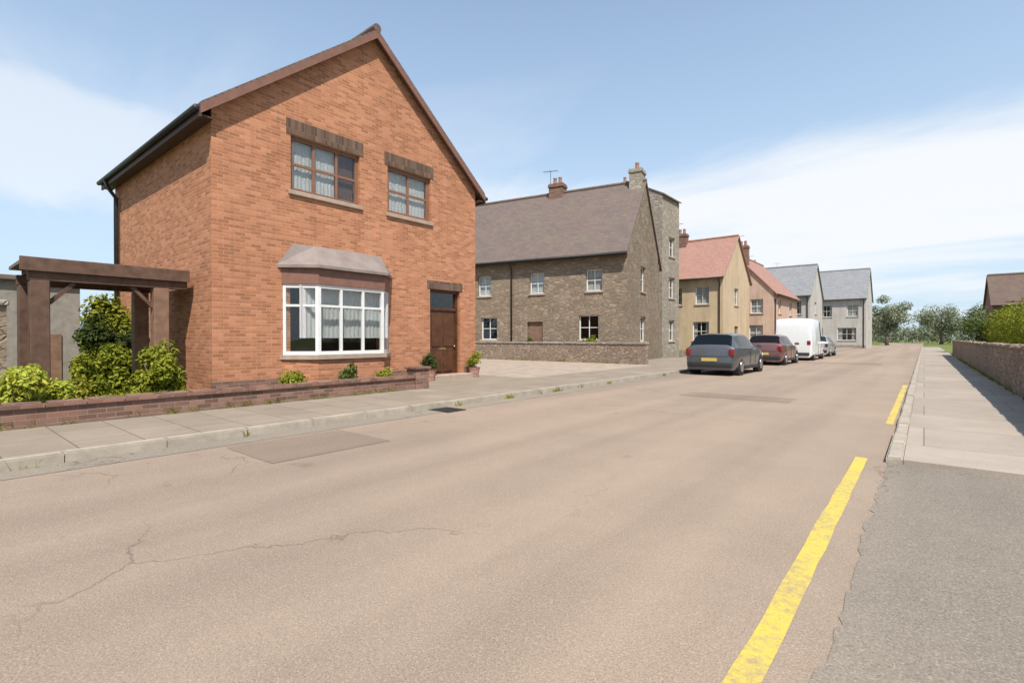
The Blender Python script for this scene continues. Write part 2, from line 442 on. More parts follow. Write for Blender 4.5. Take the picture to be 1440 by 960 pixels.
def roof_gable(bm, axis, c0, c1, half0, half1, ridge, zeave, zridge, over, eave_over, th=.12):
    """two slabs. axis 'x' or 'y' = ridge direction; c0..c1 along it, half0..half1 across, ridge = cross coordinate of ridge"""
    for side in (half0, half1):
        d = -1 if side < ridge else 1
        slope = (zridge-zeave)/abs(side-ridge)
        e = side + d*eave_over; ze = zeave - slope*eave_over
        quad = [(c0-over, ridge, zridge), (c1+over, ridge, zridge), (c1+over, e, ze), (c0-over, e, ze)]
        lo = []
        hi = []
        for (a, b, z) in quad:
            q = (a, b, z) if axis == 'x' else (b, a, z)
            lo.append(bm.verts.new((q[0], q[1], q[2]+.012))); hi.append(bm.verts.new((q[0], q[1], q[2]+th)))
        bm.faces.new(lo); bm.faces.new(hi)
        for i in range(4): bm.faces.new((lo[i], lo[(i+1) % 4], hi[(i+1) % 4], hi[i]))

def chimney(parent, x, y, z0, z1, w=.75, d=.55, mat='redbrick', pots=2):
    bm = bmesh.new()
    box(bm, (x-w/2, y-d/2, z0), (x+w/2, y+d/2, z1-.22))
    box(bm, (x-w/2-.05, y-d/2-.05, z1-.22), (x+w/2+.05, y+d/2+.05, z1-.1))
    box(bm, (x-w/2-.02, y-d/2-.02, z1-.1), (x+w/2+.02, y+d/2+.02, z1))
    c = link('chimney', bm, M[mat], parent)
    for i in range(pots):
        bm = bmesh.new(); px = x + (i-(pots-1)/2)*.34
        tube(bm, [(px, y, z1-.02), (px, y, z1+.1), (px, y, z1+.38), (px, y, z1+.42)], [.13, .12, .1, .13], 12)
        link('chimney_pot', bm, M['tile_red'], c, True)
    if pots == 2:
        bm = bmesh.new(); ax = x-w/2-.03
        tube(bm, [(ax, y, z1-.5), (ax, y, z1+.95)], .016, 6); tube(bm, [(ax-.45, y-.1, z1+.9), (ax+.45, y+.1, z1+.9)], .012, 6)
        for k in range(7):
            q = -.42+k*.14; tube(bm, [(ax+q, y+q*.22-.2, z1+.9), (ax+q, y+q*.22+.2, z1+.9)], .007, 4)
        link('aerial', bm, M['iron'], c)
    return c

def ridge_tiles(parent, axis, c0, c1, across, z, mat, r=.11):
    bm = bmesh.new(); n = max(2, int((c1-c0)/.45))
    for i in range(n):
        a = c0+(c1-c0)*i/n; b = c0+(c1-c0)*(i+1)/n - .012
        pa = (a, across, z) if axis == 'x' else (across, a, z); pb = (b, across, z) if axis == 'x' else (across, b, z)
        tube(bm, [pa, pb], r*(1+.06*rnd.random()), 8)
    return link('ridge', bm, M[mat], parent)

# ------------------------------------------------------------------ foliage helpers
def leaf(bm, p, size, nrm=None):
    d = Vector((rnd.gauss(0, 1), rnd.gauss(0, 1), rnd.gauss(0, 1))) if nrm is None else Vector(nrm) + Vector((rnd.gauss(0, .6), rnd.gauss(0, .6), rnd.gauss(0, .6)))
    if d.length < 1e-4: d = UP.copy()
    d.normalize(); a = d.orthogonal().normalized()
    a = Matrix.Rotation(rnd.uniform(0, 6.28), 3, d) @ a; b = d.cross(a)
    s = size*rnd.uniform(.6, 1.3); p = Vector(p)
    bm.faces.new([bm.verts.new(q) for q in (p-a*s, p-b*s*.45+d*s*.12, p+a*s, p+b*s*.45+d*s*.12)])

def clump(bm, c, rad, n, size):
    c = Vector(c); rad = Vector(rad)
    for _ in range(n):
        v = Vector((rnd.gauss(0, 1), rnd.gauss(0, 1), rnd.gauss(0, 1))).normalized()*(rnd.random()**.4)
        p = Vector((c.x+v.x*rad.x, c.y+v.y*rad.y, c.z+v.z*rad.z))
        if p.z > .01: leaf(bm, p, size, v*1.2 + UP*.5)

def shrub(label, loc, rx, ry, h, mat, n=1600, size=.05, cat='shrub', name='shrub', group=None, lobes=9):
    t = thing(name, label, cat, loc, rnd.uniform(0, 6), group)
    bm = bmesh.new()
    for k in range(5):
        a = rnd.uniform(0, 6.28); q = (math.cos(a)*rx*.5, math.sin(a)*ry*.5, h*.6)
        tube(bm, [(q[0]*.1, q[1]*.1, 0), (q[0]*.5, q[1]*.5, h*.35), q], [.018, .013, .006], 5)
    link('stem', bm, M['bark'], t, True)
    bm = bmesh.new()
    for k in range(lobes):
        a = rnd.uniform(0, 6.28); r = rnd.random()**.5*.62
        cz = h*rnd.uniform(.3, .74)
        clump(bm, (math.cos(a)*rx*r, math.sin(a)*ry*r, cz), (rx*rnd.uniform(.32, .55), ry*rnd.uniform(.32, .55), h*rnd.uniform(.18, .32)), n//lobes, size)
    link('foliage', bm, M[mat], t, recalc=False)
    return t

def tree(label, loc, h, cr, mat, n=5000, size=.12, trunk_r=.18, name='tree', group=None, base=.2, clumps=26, sq=.8):
    t = thing(name, label, 'tree', loc, rnd.uniform(0, 6), group)
    bm = bmesh.new()
    top = (rnd.uniform(-.2, .2), rnd.uniform(-.2, .2), h*.8)
    tube(bm, [(0, 0, -.1), (.03, 0, h*.08), (.06, .03, h*.3), (.02, .1, h*.55), top], [trunk_r*1.5, trunk_r, trunk_r*.8, trunk_r*.5, trunk_r*.12], 9)
    ends = []
    for k in range(9):
        a = k*2.4+rnd.uniform(-.4, .4); z0 = h*rnd.uniform(base, .55); rr = cr*rnd.uniform(.5, .85)
        e = (math.cos(a)*rr, math.sin(a)*rr, min(h*.8, z0+h*rnd.uniform(.12, .3)))
        tube(bm, [(.03, .05, z0), (e[0]*.45, e[1]*.45, z0+(e[2]-z0)*.35), e], [trunk_r*.4, trunk_r*.25, trunk_r*.06], 6)
        ends.append(e)
    link('trunk', bm, M['bark'], t, True)
    bm = bmesh.new()
    cs = list(ends)
    while len(cs) < clumps:
        v = Vector((rnd.gauss(0, 1), rnd.gauss(0, 1), rnd.gauss(0, 1))).normalized()*(rnd.random()**.45)
        cs.append((v.x*cr*.85, v.y*cr*.85, h*(base+1)/2+.0 + v.z*h*(1-base)*.5*.9*sq/.8))
    for c in cs:
        r = cr*rnd.uniform(.3, .44)
        clump(bm, c, (r, r, r*.75), n//clumps, size)
    link('crown', bm, M[mat], t, recalc=False)
    return t

# ------------------------------------------------------------------ ground (structure)
def sheet(name, x0, x1, ys, z, mat, kind='structure'):
    bm = bmesh.new()
    rows = [[bm.verts.new((x, y, z)) for x in (x0, x1)] for y in ys]
    for a, b in zip(rows, rows[1:]): bm.faces.new((a[0], a[1], b[1], b[0]))
    o = link(name, bm, mat); tag(o, kind=kind); return o

def slab(name, x0, x1, y0, y1, z0, z1, mat, kind='structure', bev=0.0):
    bm = bmesh.new(); box(bm, (x0, y0, z0), (x1, y1, z1))
    if bev: bevel(bm, bev, 2)
    o = link(name, bm, mat); tag(o, kind=kind); return o

KX = -6.9        # left kerb line
WX = -9.35        # low front garden wall
HX = -11.0       # house front
sheet('ground', -900, 900, [-400, 1500], -.16, M['grassbase'])
sheet('road', KX-.05, -.15, [-40, 168], 0, M['asphalt'])
bm = bmesh.new(); edge = [(14, -40), (14, 6.5), (-.3, 6.5)]; y = 6.5; jx = 0.0
while y > -4:
    y -= rnd.uniform(.04, .12); jx = jx*.7 + rnd.gauss(0, .012); edge.append((-.3+jx, y))
edge.append((-.3, -40)); bm.faces.new([bm.verts.new((x, y, .004)) for x, y in edge])
tag(link('driveway', bm, M['asphalt_grey']), kind='structure')
def kerb(x0, x1, y0, y1, h):
    bm = bmesh.new(); y = y0
    while y < y1-.01:
        e = min(y+.915, y1)
        j = rnd.uniform(-.006, .006)
        s = bmesh.new(); box(s, (x0+j, y+.004, -.12), (x1+j, e-.004, h+rnd.uniform(-.005, .005)))
        bmesh.ops.bevel(s, geom=[ed for ed in s.edges if all(v.co.z > 0 for v in ed.verts)], offset=.016, segments=2, affect='EDGES')
        me = bpy.data.meshes.new('t'); s.to_mesh(me); s.free(); bm.from_mesh(me); bpy.data.meshes.remove(me)
        y = e
    o = link('kerb', bm, M['kerb']); tag(o, kind='structure')
kerb(KX-.14, KX, -20, 90, .11)
slab('pavement', -9.25, KX-.14, -20, 21.5, -.12, .098, M['pavement'])
slab('pavement', -12, KX-.14, 21.5, 90, -.12, .098, M['pavement'])
kerb(-.3, -.16, 6.5, 90, .06)
slab('pavement', -.16, 1.58, 6.5, 90, -.12, .052, M['concrete'])
# gutter strip of darker, silted tarmac along the left kerb
sheet('gutter', KX, KX+.42, [-20, 90], .004, M['asphalt_grey'])
# pale forecourt between the two houses, soil and paving in the front garden
slab('forecourt', -26, -9.25, 11.9, 22.2, -.12, .08, M['forecourt'])
slab('garden_soil', -11, WX+.15, -20, 8.0, -.12, .12, M['soil'])
slab('garden_path', -11, -9.25, 8.0, 11.9, -.12, .102, M['pavement'])
slab('garden_lawn', -40, -11, -20, 3.75, -.12, .1, M['grassbase'])

def line(y0, y1, x, w=.11):
    bm = bmesh.new(); n = max(2, int((y1-y0)/.25)); rows = []
    for i in range(n+1):
        y = y0+(y1-y0)*i/n
        a = x-w/2+rnd.uniform(-.006, .006); b = x+w/2+rnd.uniform(-.006, .006)
        rows.append((bm.verts.new((a, y, .004)), bm.verts.new((b, y, .004))))
    for p, q in zip(rows, rows[1:]): bm.faces.new((p[0], p[1], q[1], q[0]))
    o = link('road_marking', bm, M['paint']); tag(o, kind='structure')
def repair(x0, x1, y0, y1):
    bm = bmesh.new(); pts = []
    def side(a, b):
        n = max(3, int((Vector(b)-Vector(a)).length/.12))
        for k in range(n):
            p = Vector(a).lerp(Vector(b), k/n); pts.append((p.x+rnd.gauss(0, .008), p.y+rnd.gauss(0, .008)))
    side((x0, y0), (x1, y0)); side((x1, y0), (x1, y1)); side((x1, y1), (x0, y1)); side((x0, y1), (x0, y0))
    bm.faces.new([bm.verts.new((x, y, .004)) for x, y in pts]); tag(link('road_patch', bm, M['asphalt_patch']), kind='structure')
repair(-6.4, -5.2, 2.4, 3.9); repair(-4.3, -2.1, 11.2, 12.1); repair(-6.3, -1.6, 30, 31)
line(-6, 6.6, -.522, .112)
line(9.4, 17.5, -.40, .1)

# iron drain in the gutter, round manhole cover
bm = bmesh.new(); box(bm, (-.26, -.22, 0), (-.2, .22, .008)); box(bm, (.2, -.22, 0), (.26, .22, .008))
for k in range(8): box(bm, (-.2, -.22+k*.06, 0), (.2, -.19+k*.06, .008))
o = link('drain_cover', bm, M['iron']); o.location = (KX+.27, 6.2, .006); tag(o, 'black iron drain grating in the gutter by the left kerb', 'drain cover')

# ------------------------------------------------------------------ orange brick house
def brick_house():
    t = thing('brick_house', 'orange brick house with steep gable front, bay window and dark brown door', 'house', (HX, 3.9, 0))
    W_, D, ze, zr = 7.6, 7.2, 5.95, 9.05
    F = Plane((0, 0, 0), (0, 1, 0), (1, 0, 0))              # front, u along +Y
    w1 = (1.62, 4.62, 3.4, 5.88); w2 = (4.25, 4.62, 5.75, 5.88)
    bay = (1.6, .55, 4.1, 2.75); door = (5.72, .1, 6.92, 2.72)
    bm = bmesh.new()
    k = .32
    pwall(bm, F, [(0, -.1), (W_, -.1), (W_, ze), (W_/2, zr), (0, ze)], [w1, w2, bay, door], .3)
    pwall(bm, Plane((-D, 0, 0), (0, 1, 0), (-1, 0, 0)), [(0, -.1), (W_, -.1), (W_, ze), (W_/2, zr), (0, ze)], [], .3)
    pwall(bm, Plane((-.3, 0, 0), (-1, 0, 0), (0, -1, 0)), [(0, -.1), (D-.6, -.1), (D-.6, ze), (0, ze)], [], .3)
    pwall(bm, Plane((-.3, W_, 0), (-1, 0, 0), (0, 1, 0)), [(0, -.1), (D-.6, -.1), (D-.6, ze), (0, ze)], [], .3)
    link('wall', bm, M['brick'], t)
    # plinth course and a projecting string course
    for a, b in ((-.02, 1.42), (4.28, 5.55), (7.09, W_+.02)):
        bm = bmesh.new(); pbox(bm, F, a, -.1, .003, b, .42, .05); link('plinth', bm, M['redbrick'], t)
    # floors, dark partition inside
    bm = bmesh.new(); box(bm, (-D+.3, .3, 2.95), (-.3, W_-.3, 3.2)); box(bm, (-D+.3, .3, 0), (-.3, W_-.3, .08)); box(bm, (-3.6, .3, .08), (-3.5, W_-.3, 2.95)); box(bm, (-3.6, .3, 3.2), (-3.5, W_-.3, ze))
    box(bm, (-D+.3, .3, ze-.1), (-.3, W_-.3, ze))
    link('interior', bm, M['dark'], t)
    # roof: ridge runs back from the road
    bm = bmesh.new(); roof_gable(bm, 'x', -D, 0, 0, W_, W_/2, ze, zr, .2, .24, .13)
    rf = link('roof', bm, M['tile_brown'], t)
    ridge_tiles(rf, 'x', -D-.2, .22, W_/2, zr+.15, 'tile_brown')
    # bargeboards along the gable verge and fascia boards along the eaves
    sl = (zr-ze)/(W_/2)
    bm = bmesh.new()
    for s in (-1, 1):
        def q(d, x, dz): return (x, W_/2+s*d, zr-sl*d+dz)
        e = W_/2+.26
        a = [q(0, .16, -.1), q(0, .16, .08), q(e, .16, .08), q(e, .16, -.1)]
        b = [(x+.045, y, z) for (x, y, z) in a]
        va = [bm.verts.new(p) for p in a]; vb = [bm.verts.new(p) for p in b]
        bm.faces.new(va); bm.faces.new(vb)
        for i in range(4): bm.faces.new((va[i], va[(i+1) % 4], vb[(i+1) % 4], vb[i]))
    link('bargeboard', bm, M['barge'], t)
    for s, y in ((-1, -.26), (1, W_+.26)):
        bm = bmesh.new(); zz = ze-sl*.24
        box(bm, (-D-.2, y-.02, zz-.18), (.2, y+.02, zz+.06)); link('fascia', bm, M['fascia'], t)
        bm = bmesh.new(); a, b = sorted((y-s*.24, y-s*.022)); box(bm, (-D-.2, a, zz-.14), (.155, b, zz-.11)); link('soffit', bm, M['fascia'], t)
        bm = bmesh.new(); tube(bm, [(-D-.22, y+s*.07, zz), (.2, y+s*.07, zz-.02)], .06, 8); link('gutter', bm, M['iron'], t, True)
    zz = ze-sl*.24
    gutter_pipe(t, [(-.45, W_+.33, zz-.03), (-.45, W_+.3, zz-.2), (-.45, W_+.09, zz-.5), (-.45, W_+.09, .1)])
    gutter_pipe(t, [(-D+.5, -.33, zz-.03), (-D+.5, -.3, zz-.2), (-D+.5, -.09, zz-.5), (-D+.5, -.09, .1)])
    # upper windows
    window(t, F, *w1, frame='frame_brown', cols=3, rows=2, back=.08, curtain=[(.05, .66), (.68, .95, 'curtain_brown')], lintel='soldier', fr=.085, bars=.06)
    window(t, F, *w2, frame='frame_brown', cols=2, rows=2, back=.08, curtain=[(.06, .94)], lintel='soldier', fr=.1, bars=.06)
    # canted bay window
    b0, b1, out = 1.42, 4.28, .55
    ang = [(b0, 0), (b0+.55, out), (b1-.55, out), (b1, 0)]
    by = thing('bay_window', None, None); by.parent = t
    bm = bmesh.new()
    def ringbox(bm, grow, z0, z1, inner=None):
        o_ = [(b0-grow, .003), (b0+.55-grow*.6, out+grow), (b1-.55+grow*.6, out+grow), (b1+grow, .003)]
        lo = [bm.verts.new((d, u, z0)) for (u, d) in o_]; hi = [bm.verts.new((d, u, z1)) for (u, d) in o_]
        bm.faces.new(lo); bm.faces.new(hi)
        for i in range(4): bm.faces.new((lo[i], lo[(i+1) % 4], hi[(i+1) % 4], hi[i]))
    ringbox(bm, 0, -.1, .82); link('base', bm, M['brick'], by)
    bm = bmesh.new(); ringbox(bm, .06, .822, .92); link('sill', bm, M['sill'], by)
    bm = bmesh.new(); ringbox(bm, .02, 2.5, 2.85); link('fascia', bm, M['barge'], by)
    bm = bmesh.new()
    o_ = [(b0-.12, .003), (b0+.5, out+.12), (b1-.5, out+.12), (b1+.12, .003)]
    i_ = [(b0+.25, .003), (b0+.7, .12), (b1-.7, .12), (b1-.25, .003)]
    lo = [bm.verts.new((d, u, 2.855)) for (u, d) in o_]; l2 = [bm.verts.new((d, u, 2.92)) for (u, d) in o_]; hi = [bm.verts.new((d, u, 3.42)) for (u, d) in i_]
    bm.faces.new(lo); bm.faces.new(hi)
    for A, B in ((lo, l2), (l2, hi)):
        for i in range(4): bm.faces.new((A[i], A[(i+1) % 4], B[(i+1) % 4], B[i]))
    link('roof', bm, M['lead'], by)
    for (ua, da), (ub, db), nc in ((ang[0], ang[1], 1), (ang[1], ang[2], 3), (ang[2], ang[3], 1)):
        U = Vector((db-da, ub-ua, 0)); L = U.length; U.normalize(); n = Vector((U.y, -U.x, 0))
        if n.x < 0: n = -n
        pl = Plane((da, ua, 0), U, n)
        bm = bmesh.new(); f = .07
        pbox(bm, pl, 0, .922, -.09, f, 2.498, -.01); pbox(bm, pl, L-f, .922, -.09, L, 2.498, -.01)
        pbox(bm, pl, f, .922, -.085, L-f, 1.0, -.015); pbox(bm, pl, f, 2.42, -.085, L-f, 2.498, -.015)
        pbox(bm, pl, f, 2.0, -.08, L-f, 2.05, -.02)
        for i in range(1, nc):
            for (za, zb) in ((1.0, 2.0), (2.05, 2.42)): pbox(bm, pl, L*i/nc-.03, za, -.08, L*i/nc+.03, zb, -.02)
        link('window_frame', bm, M['frame_white'], by)
        bm = bmesh.new(); pbox(bm, pl, f*.5, .95, -.055, L-f*.5, 2.46, -.049); link('pane', bm, M['glass'], by)
    bm = bmesh.new(); n = 150
    top = [bm.verts.new((.3+.006*math.sin(k*.9), 1.66+2.38*k/n, 2.48)) for k in range(n+1)]
    bot = [bm.verts.new((.3+.008*math.sin(k*.9+.3)+.006*math.sin(k*.23), 1.66+2.38*k/n, 1.3)) for k in range(n+1)]
    for k in range(n): bm.faces.new((top[k], top[k+1], bot[k+1], bot[k]))
    bmesh.ops.solidify(bm, geom=list(bm.faces), thickness=.004); link('net_curtain', bm, M['curtain'], by)
    # door with frame, fanlight, handle, letterbox, step
    u0, z0, u1, z1 = door
    bm = bmesh.new(); pbox(bm, F, u0, z0, -.2, u0+.08, z1, -.1); pbox(bm, F, u1-.08, z0, -.2, u1, z1, -.1); pbox(bm, F, u0+.08, z1-.08, -.2, u1-.08, z1, -.1); pbox(bm, F, u0+.08, 2.12, -.2, u1-.08, 2.2, -.1)
    fr = link('door_frame', bm, M['doorwood'], t)
    bm = bmesh.new(); pbox(bm, F, u0+.06, 2.18, -.16, u1-.06, z1-.06, -.154); link('fanlight', bm, M['glass'], fr)
    bm = bmesh.new(); a, b = u0+.082, u1-.082
    pbox(bm, F, a, z0+.02, -.18, b, 2.118, -.14)
    for (pa, pb) in ((a+.1, (a+b)/2-.05), ((a+b)/2+.05, b-.1)):
        for (qa, qb) in ((.3, .85), (1.05, 1.95)): pbox(bm, F, pa, qa, -.139, pb, qb, -.118)
    bevel(bm, .006)
    dr = link('door', bm, M['doorwood'], t)
    bm = bmesh.new(); bmesh.ops.create_uvsphere(bm, u_segments=10, v_segments=8, radius=.032)
    for v in bm.verts: v.co = F.p(b-.06, 1.05, -.1) + v.co
    link('handle', bm, M['brass'], dr, True)
    bm = bmesh.new(); pbox(bm, F, (a+b)/2-.13, .95, -.139, (a+b)/2+.13, 1.01, -.128); link('letter_box', bm, M['brass'], dr)
    bm = bmesh.new(); pbox(bm, F, u0-.15, -.02, .003, u1+.15, .24, .42); bevel(bm, .015); link('doorstep', bm, M['sill'], t)
    bm = bmesh.new(); pbox(bm, F, u0-.1, z1+.002, -.08, u1+.1, z1+.24, .014); link('lintel', bm, M['soldier'], t)
    return t
brick_house()

# ------------------------------------------------------------------ low garden wall in front
def garden_wall():
    t = thing('garden_wall', 'low reddish brown brick wall with rounded coping along the front garden', 'wall', (WX, -12, 0))
    L = 19.6
    bm = bmesh.new(); box(bm, (-.11, 0, -.1), (.11, L, .36)); link('brickwork', bm, M['redbrick'], t)
    bm = bmesh.new(); y = 0
    while y < L-.05:
        s = bmesh.new(); box(s, (-.15, y+.004, .362), (.15, min(y+.44, L)-.004, .43+rnd.uniform(-.004, .004)))
        bmesh.ops.bevel(s, geom=[e for e in s.edges if all(v.co.z > .4 for v in e.verts)], offset=.03, segments=2, affect='EDGES')
        me = bpy.data.meshes.new('t'); s.to_mesh(me); s.free(); bm.from_mesh(me); bpy.data.meshes.remove(me); y += .44
    link('coping', bm, M['redbrick'], t)
    bm = bmesh.new(); box(bm, (-.19, L, -.1), (.19, L+.38, .56)); box(bm, (-.23, L-.04, .562), (.23, L+.42, .62)); bevel(bm, .01)
    link('end_pier', bm, M['redbrick'], t)
garden_wall()

# ------------------------------------------------------------------ carport beside the house
def carport():
    t = thing('carport', 'dark brown timber carport with flat roof against the left corner of the orange house', 'carport', (-12.0, 1.36, .1))
    for y, m in ((.13, 'timber'), (1.93, 'timber_light')):
        for x in (0, -1.35):
            bm = bmesh.new(); box(bm, (x-.13, y-.13, 0), (x+.13, y+.13, 2.2)); bevel(bm, .012); link('post', bm, M[m], t)
    for x in (.02, -1.35):
        bm = bmesh.new(); box(bm, (x-.06, -.02, 2.203), (x+.06, 2.4, 2.4)); bevel(bm, .01); link('beam', bm, M['timber'], t)
    for k in range(6):
        bm = bmesh.new(); y = .1+k*.42; box(bm, (-1.5, y-.03, 2.403), (.05, y+.03, 2.5)); link('rafter', bm, M['timber'], t)
    bm = bmesh.new(); box(bm, (-1.55, -.1, 2.503), (.12, 2.42, 2.56)); link('roof', bm, M['slate_mauve'], t)
    bm = bmesh.new(); box(bm, (.123, -.13, 2.36), (.155, 2.42, 2.6)); bevel(bm, .006); link('fascia', bm, M['timber'], t)
    for (ya, yb) in ((.26, .6), (1.8, 1.46)):
        bm = bmesh.new(); tube(bm, [(0, ya, 1.82), (0, yb, 2.2)], .045, 4); link('brace', bm, M['timber'], t)
carport()

def grey_shed():
    t = thing('garden_shed', 'weathered grey brown boarded shed seen through the carport', 'shed', (-19.4, 1.1, .1))
    bm = bmesh.new(); box(bm, (-1.6, -1.1, 0), (1.2, 2.0, 2.7)); link('wall', bm, M['shedboard'], t)
    bm = bmesh.new(); box(bm, (-1.75, -1.25, 2.703), (1.35, 2.15, 2.82)); link('roof', bm, M['slate_mauve'], t)
    bm = bmesh.new(); box(bm, (1.203, .75, .05), (1.24, 1.6, 1.3)); link('door', bm, M['timber_light'], t)
grey_shed()

def side_wall():
    t = thing('boundary_wall', 'tall brown stone garden wall at the far left edge', 'wall', (-12.3, -9, .1))
    bm = bmesh.new(); box(bm, (-.16, 0, -.1), (.16, 10.1, 1.75)); link('stonework', bm, M['stone'], t)
    bm = bmesh.new(); box(bm, (-.22, -.03, 1.752), (.22, 10.13, 1.85)); bevel(bm, .015); link('coping', bm, M['greystone'], t)
side_wall()

# ------------------------------------------------------------------ planting in the front garden
def grass(name, x0, x1, y0, y1, z, n, h, mat, label):
    bm = bmesh.new()
    for _ in range(n):
        x, y = rnd.uniform(x0, x1), rnd.uniform(y0, y1); a = rnd.uniform(0, 6.28); hh = h*rnd.uniform(.5, 1.3); w = .007
        lx, ly = rnd.gauss(0, .35)*hh, rnd.gauss(0, .35)*hh; c, s = math.cos(a)*w, math.sin(a)*w
        v = [bm.verts.new(p) for p in ((x-c, y-s, z), (x+c, y+s, z), (x+lx*.5+c*.7, y+ly*.5+s*.7, z+hh*.6), (x+lx, y+ly, z+hh))]
        bm.faces.new(v)
    o = link(name, bm, M[mat], recalc=False); tag(o, label, 'grass', kind='stuff')
grass('grass', -10.95, -9.57, -3, 3.4, .12, 16000, .2, 'grass', 'long lime green grass behind the low brick wall')
grass('grass', -17, -11.0, -3, 3.7, .1, 9000, .16, 'grass', 'rough green grass on the lawn around the carport')
def weeds(spots, label):
    bm = bmesh.new()
    for (x, y, z) in spots:
        for _ in range(rnd.randint(8, 26)):
            a = rnd.uniform(0, 6.28); hh = rnd.uniform(.03, .13); lx, ly = rnd.gauss(0, .5)*hh, rnd.gauss(0, .5)*hh; px, py = x+rnd.gauss(0, .03), y+rnd.gauss(0, .06); w_ = .006
            bm.faces.new([bm.verts.new(p) for p in ((px-w_, py, z), (px+w_, py+.003, z), (px+lx*.6+w_, py+ly*.6, z+hh*.7), (px+lx, py+ly, z+hh))])
    tag(link('weeds', bm, M['leaf_olive'], recalc=False), label, 'weeds', kind='stuff')
weeds([(WX+.13, rnd.uniform(-1, 7.5), .1) for _ in range(26)] + [(1.56, rnd.uniform(8.5, 40), .052) for _ in range(60)] + [(KX+.03, rnd.uniform(0, 40), .003) for _ in range(30)] + [(HX+.06, rnd.uniform(8.2, 11.4), .1) for _ in range(8)] + [(rnd.uniform(-20, -10), 21.4, .09) for _ in range(30)], 'small weeds growing along wall feet and the kerb')
shrub('bushy lime green plant at the left end of the low brick wall', (-9.75, .95, .1), .5, .42, .9, 'grass', 3600, .045)
shrub('smaller lime green plant beside the left carport post', (-10.3, 1.5, .1), .3, .3, .6, 'grass', 1400, .04)
shrub('low yellow flowering bush below the carport opening', (-10.5, 1.75, .1), .28, .28, .62, 'leaf_yellow', 1300, .035)
shrub('wide olive green bush in front of the right carport post', (-11.0, 2.98, .1), .45, .42, 1.22, 'leaf_olive', 4400, .045)
shrub('upright olive green bush under the middle of the carport opening', (-11.25, 2.4, .1), .42, .4, 1.3, 'leaf_olive', 3800, .045)
shrub('lower olive green bush right of the left carport post', (-11.1, 1.95, .1), .35, .3, 1.02, 'leaf_olive', 2600, .04)
shrub('small dull green bush at the left carport post', (-11.0, 1.3, .1), .26, .26, .55, 'leaf_mid', 1000, .035)
shrub('dark evergreen bush inside the right half of the carport', (-14.6, 3.15, .1), .85, .5, 1.75, 'leaf_dark', 5200, .055)
shrub('mid green bush rising behind the dark evergreen in the carport', (-16.1, 3.4, .1), .8, .45, 2.7, 'leaf_olive', 5200, .07)
shrub('small bright green plant under the bay window', (-9.95, 6.25, .12), .3, .35, .62, 'leaf_mid', 1400, .04)
shrub('low olive plant left of the bay window', (-10.2, 5.2, .12), .35, .45, .5, 'leaf_olive', 1300, .04)
shrub('trailing dull green plant right of the bay window', (-10.1, 7.3, .12), .3, .35, .48, 'leaf_olive', 900, .04)
def potted(label, loc, mat, h):
    t = thing('potted_plant', label, 'plant', loc)
    bm = bmesh.new(); tube(bm, [(0, 0, 0), (0, 0, .26), (0, 0, .3), (0, 0, .3)], [.13, .18, .2, .17], 14); link('pot', bm, M['tile_red'], t)
    bm = bmesh.new()
    for k in range(6):
        a = k*1.05; clump(bm, (math.cos(a)*.1, math.sin(a)*.1, .3+h*rnd.uniform(.2, .8)), (.16, .16, .14), 110, .04)
    link('foliage', bm, M[mat], t, recalc=False)
potted('potted dark green plant left of the brown front door', (-10.72, 9.35, .1), 'leaf_dark', .5)
potted('potted olive plant right of the brown front door', (-10.72, 11.15, .1), 'leaf_olive', .5)

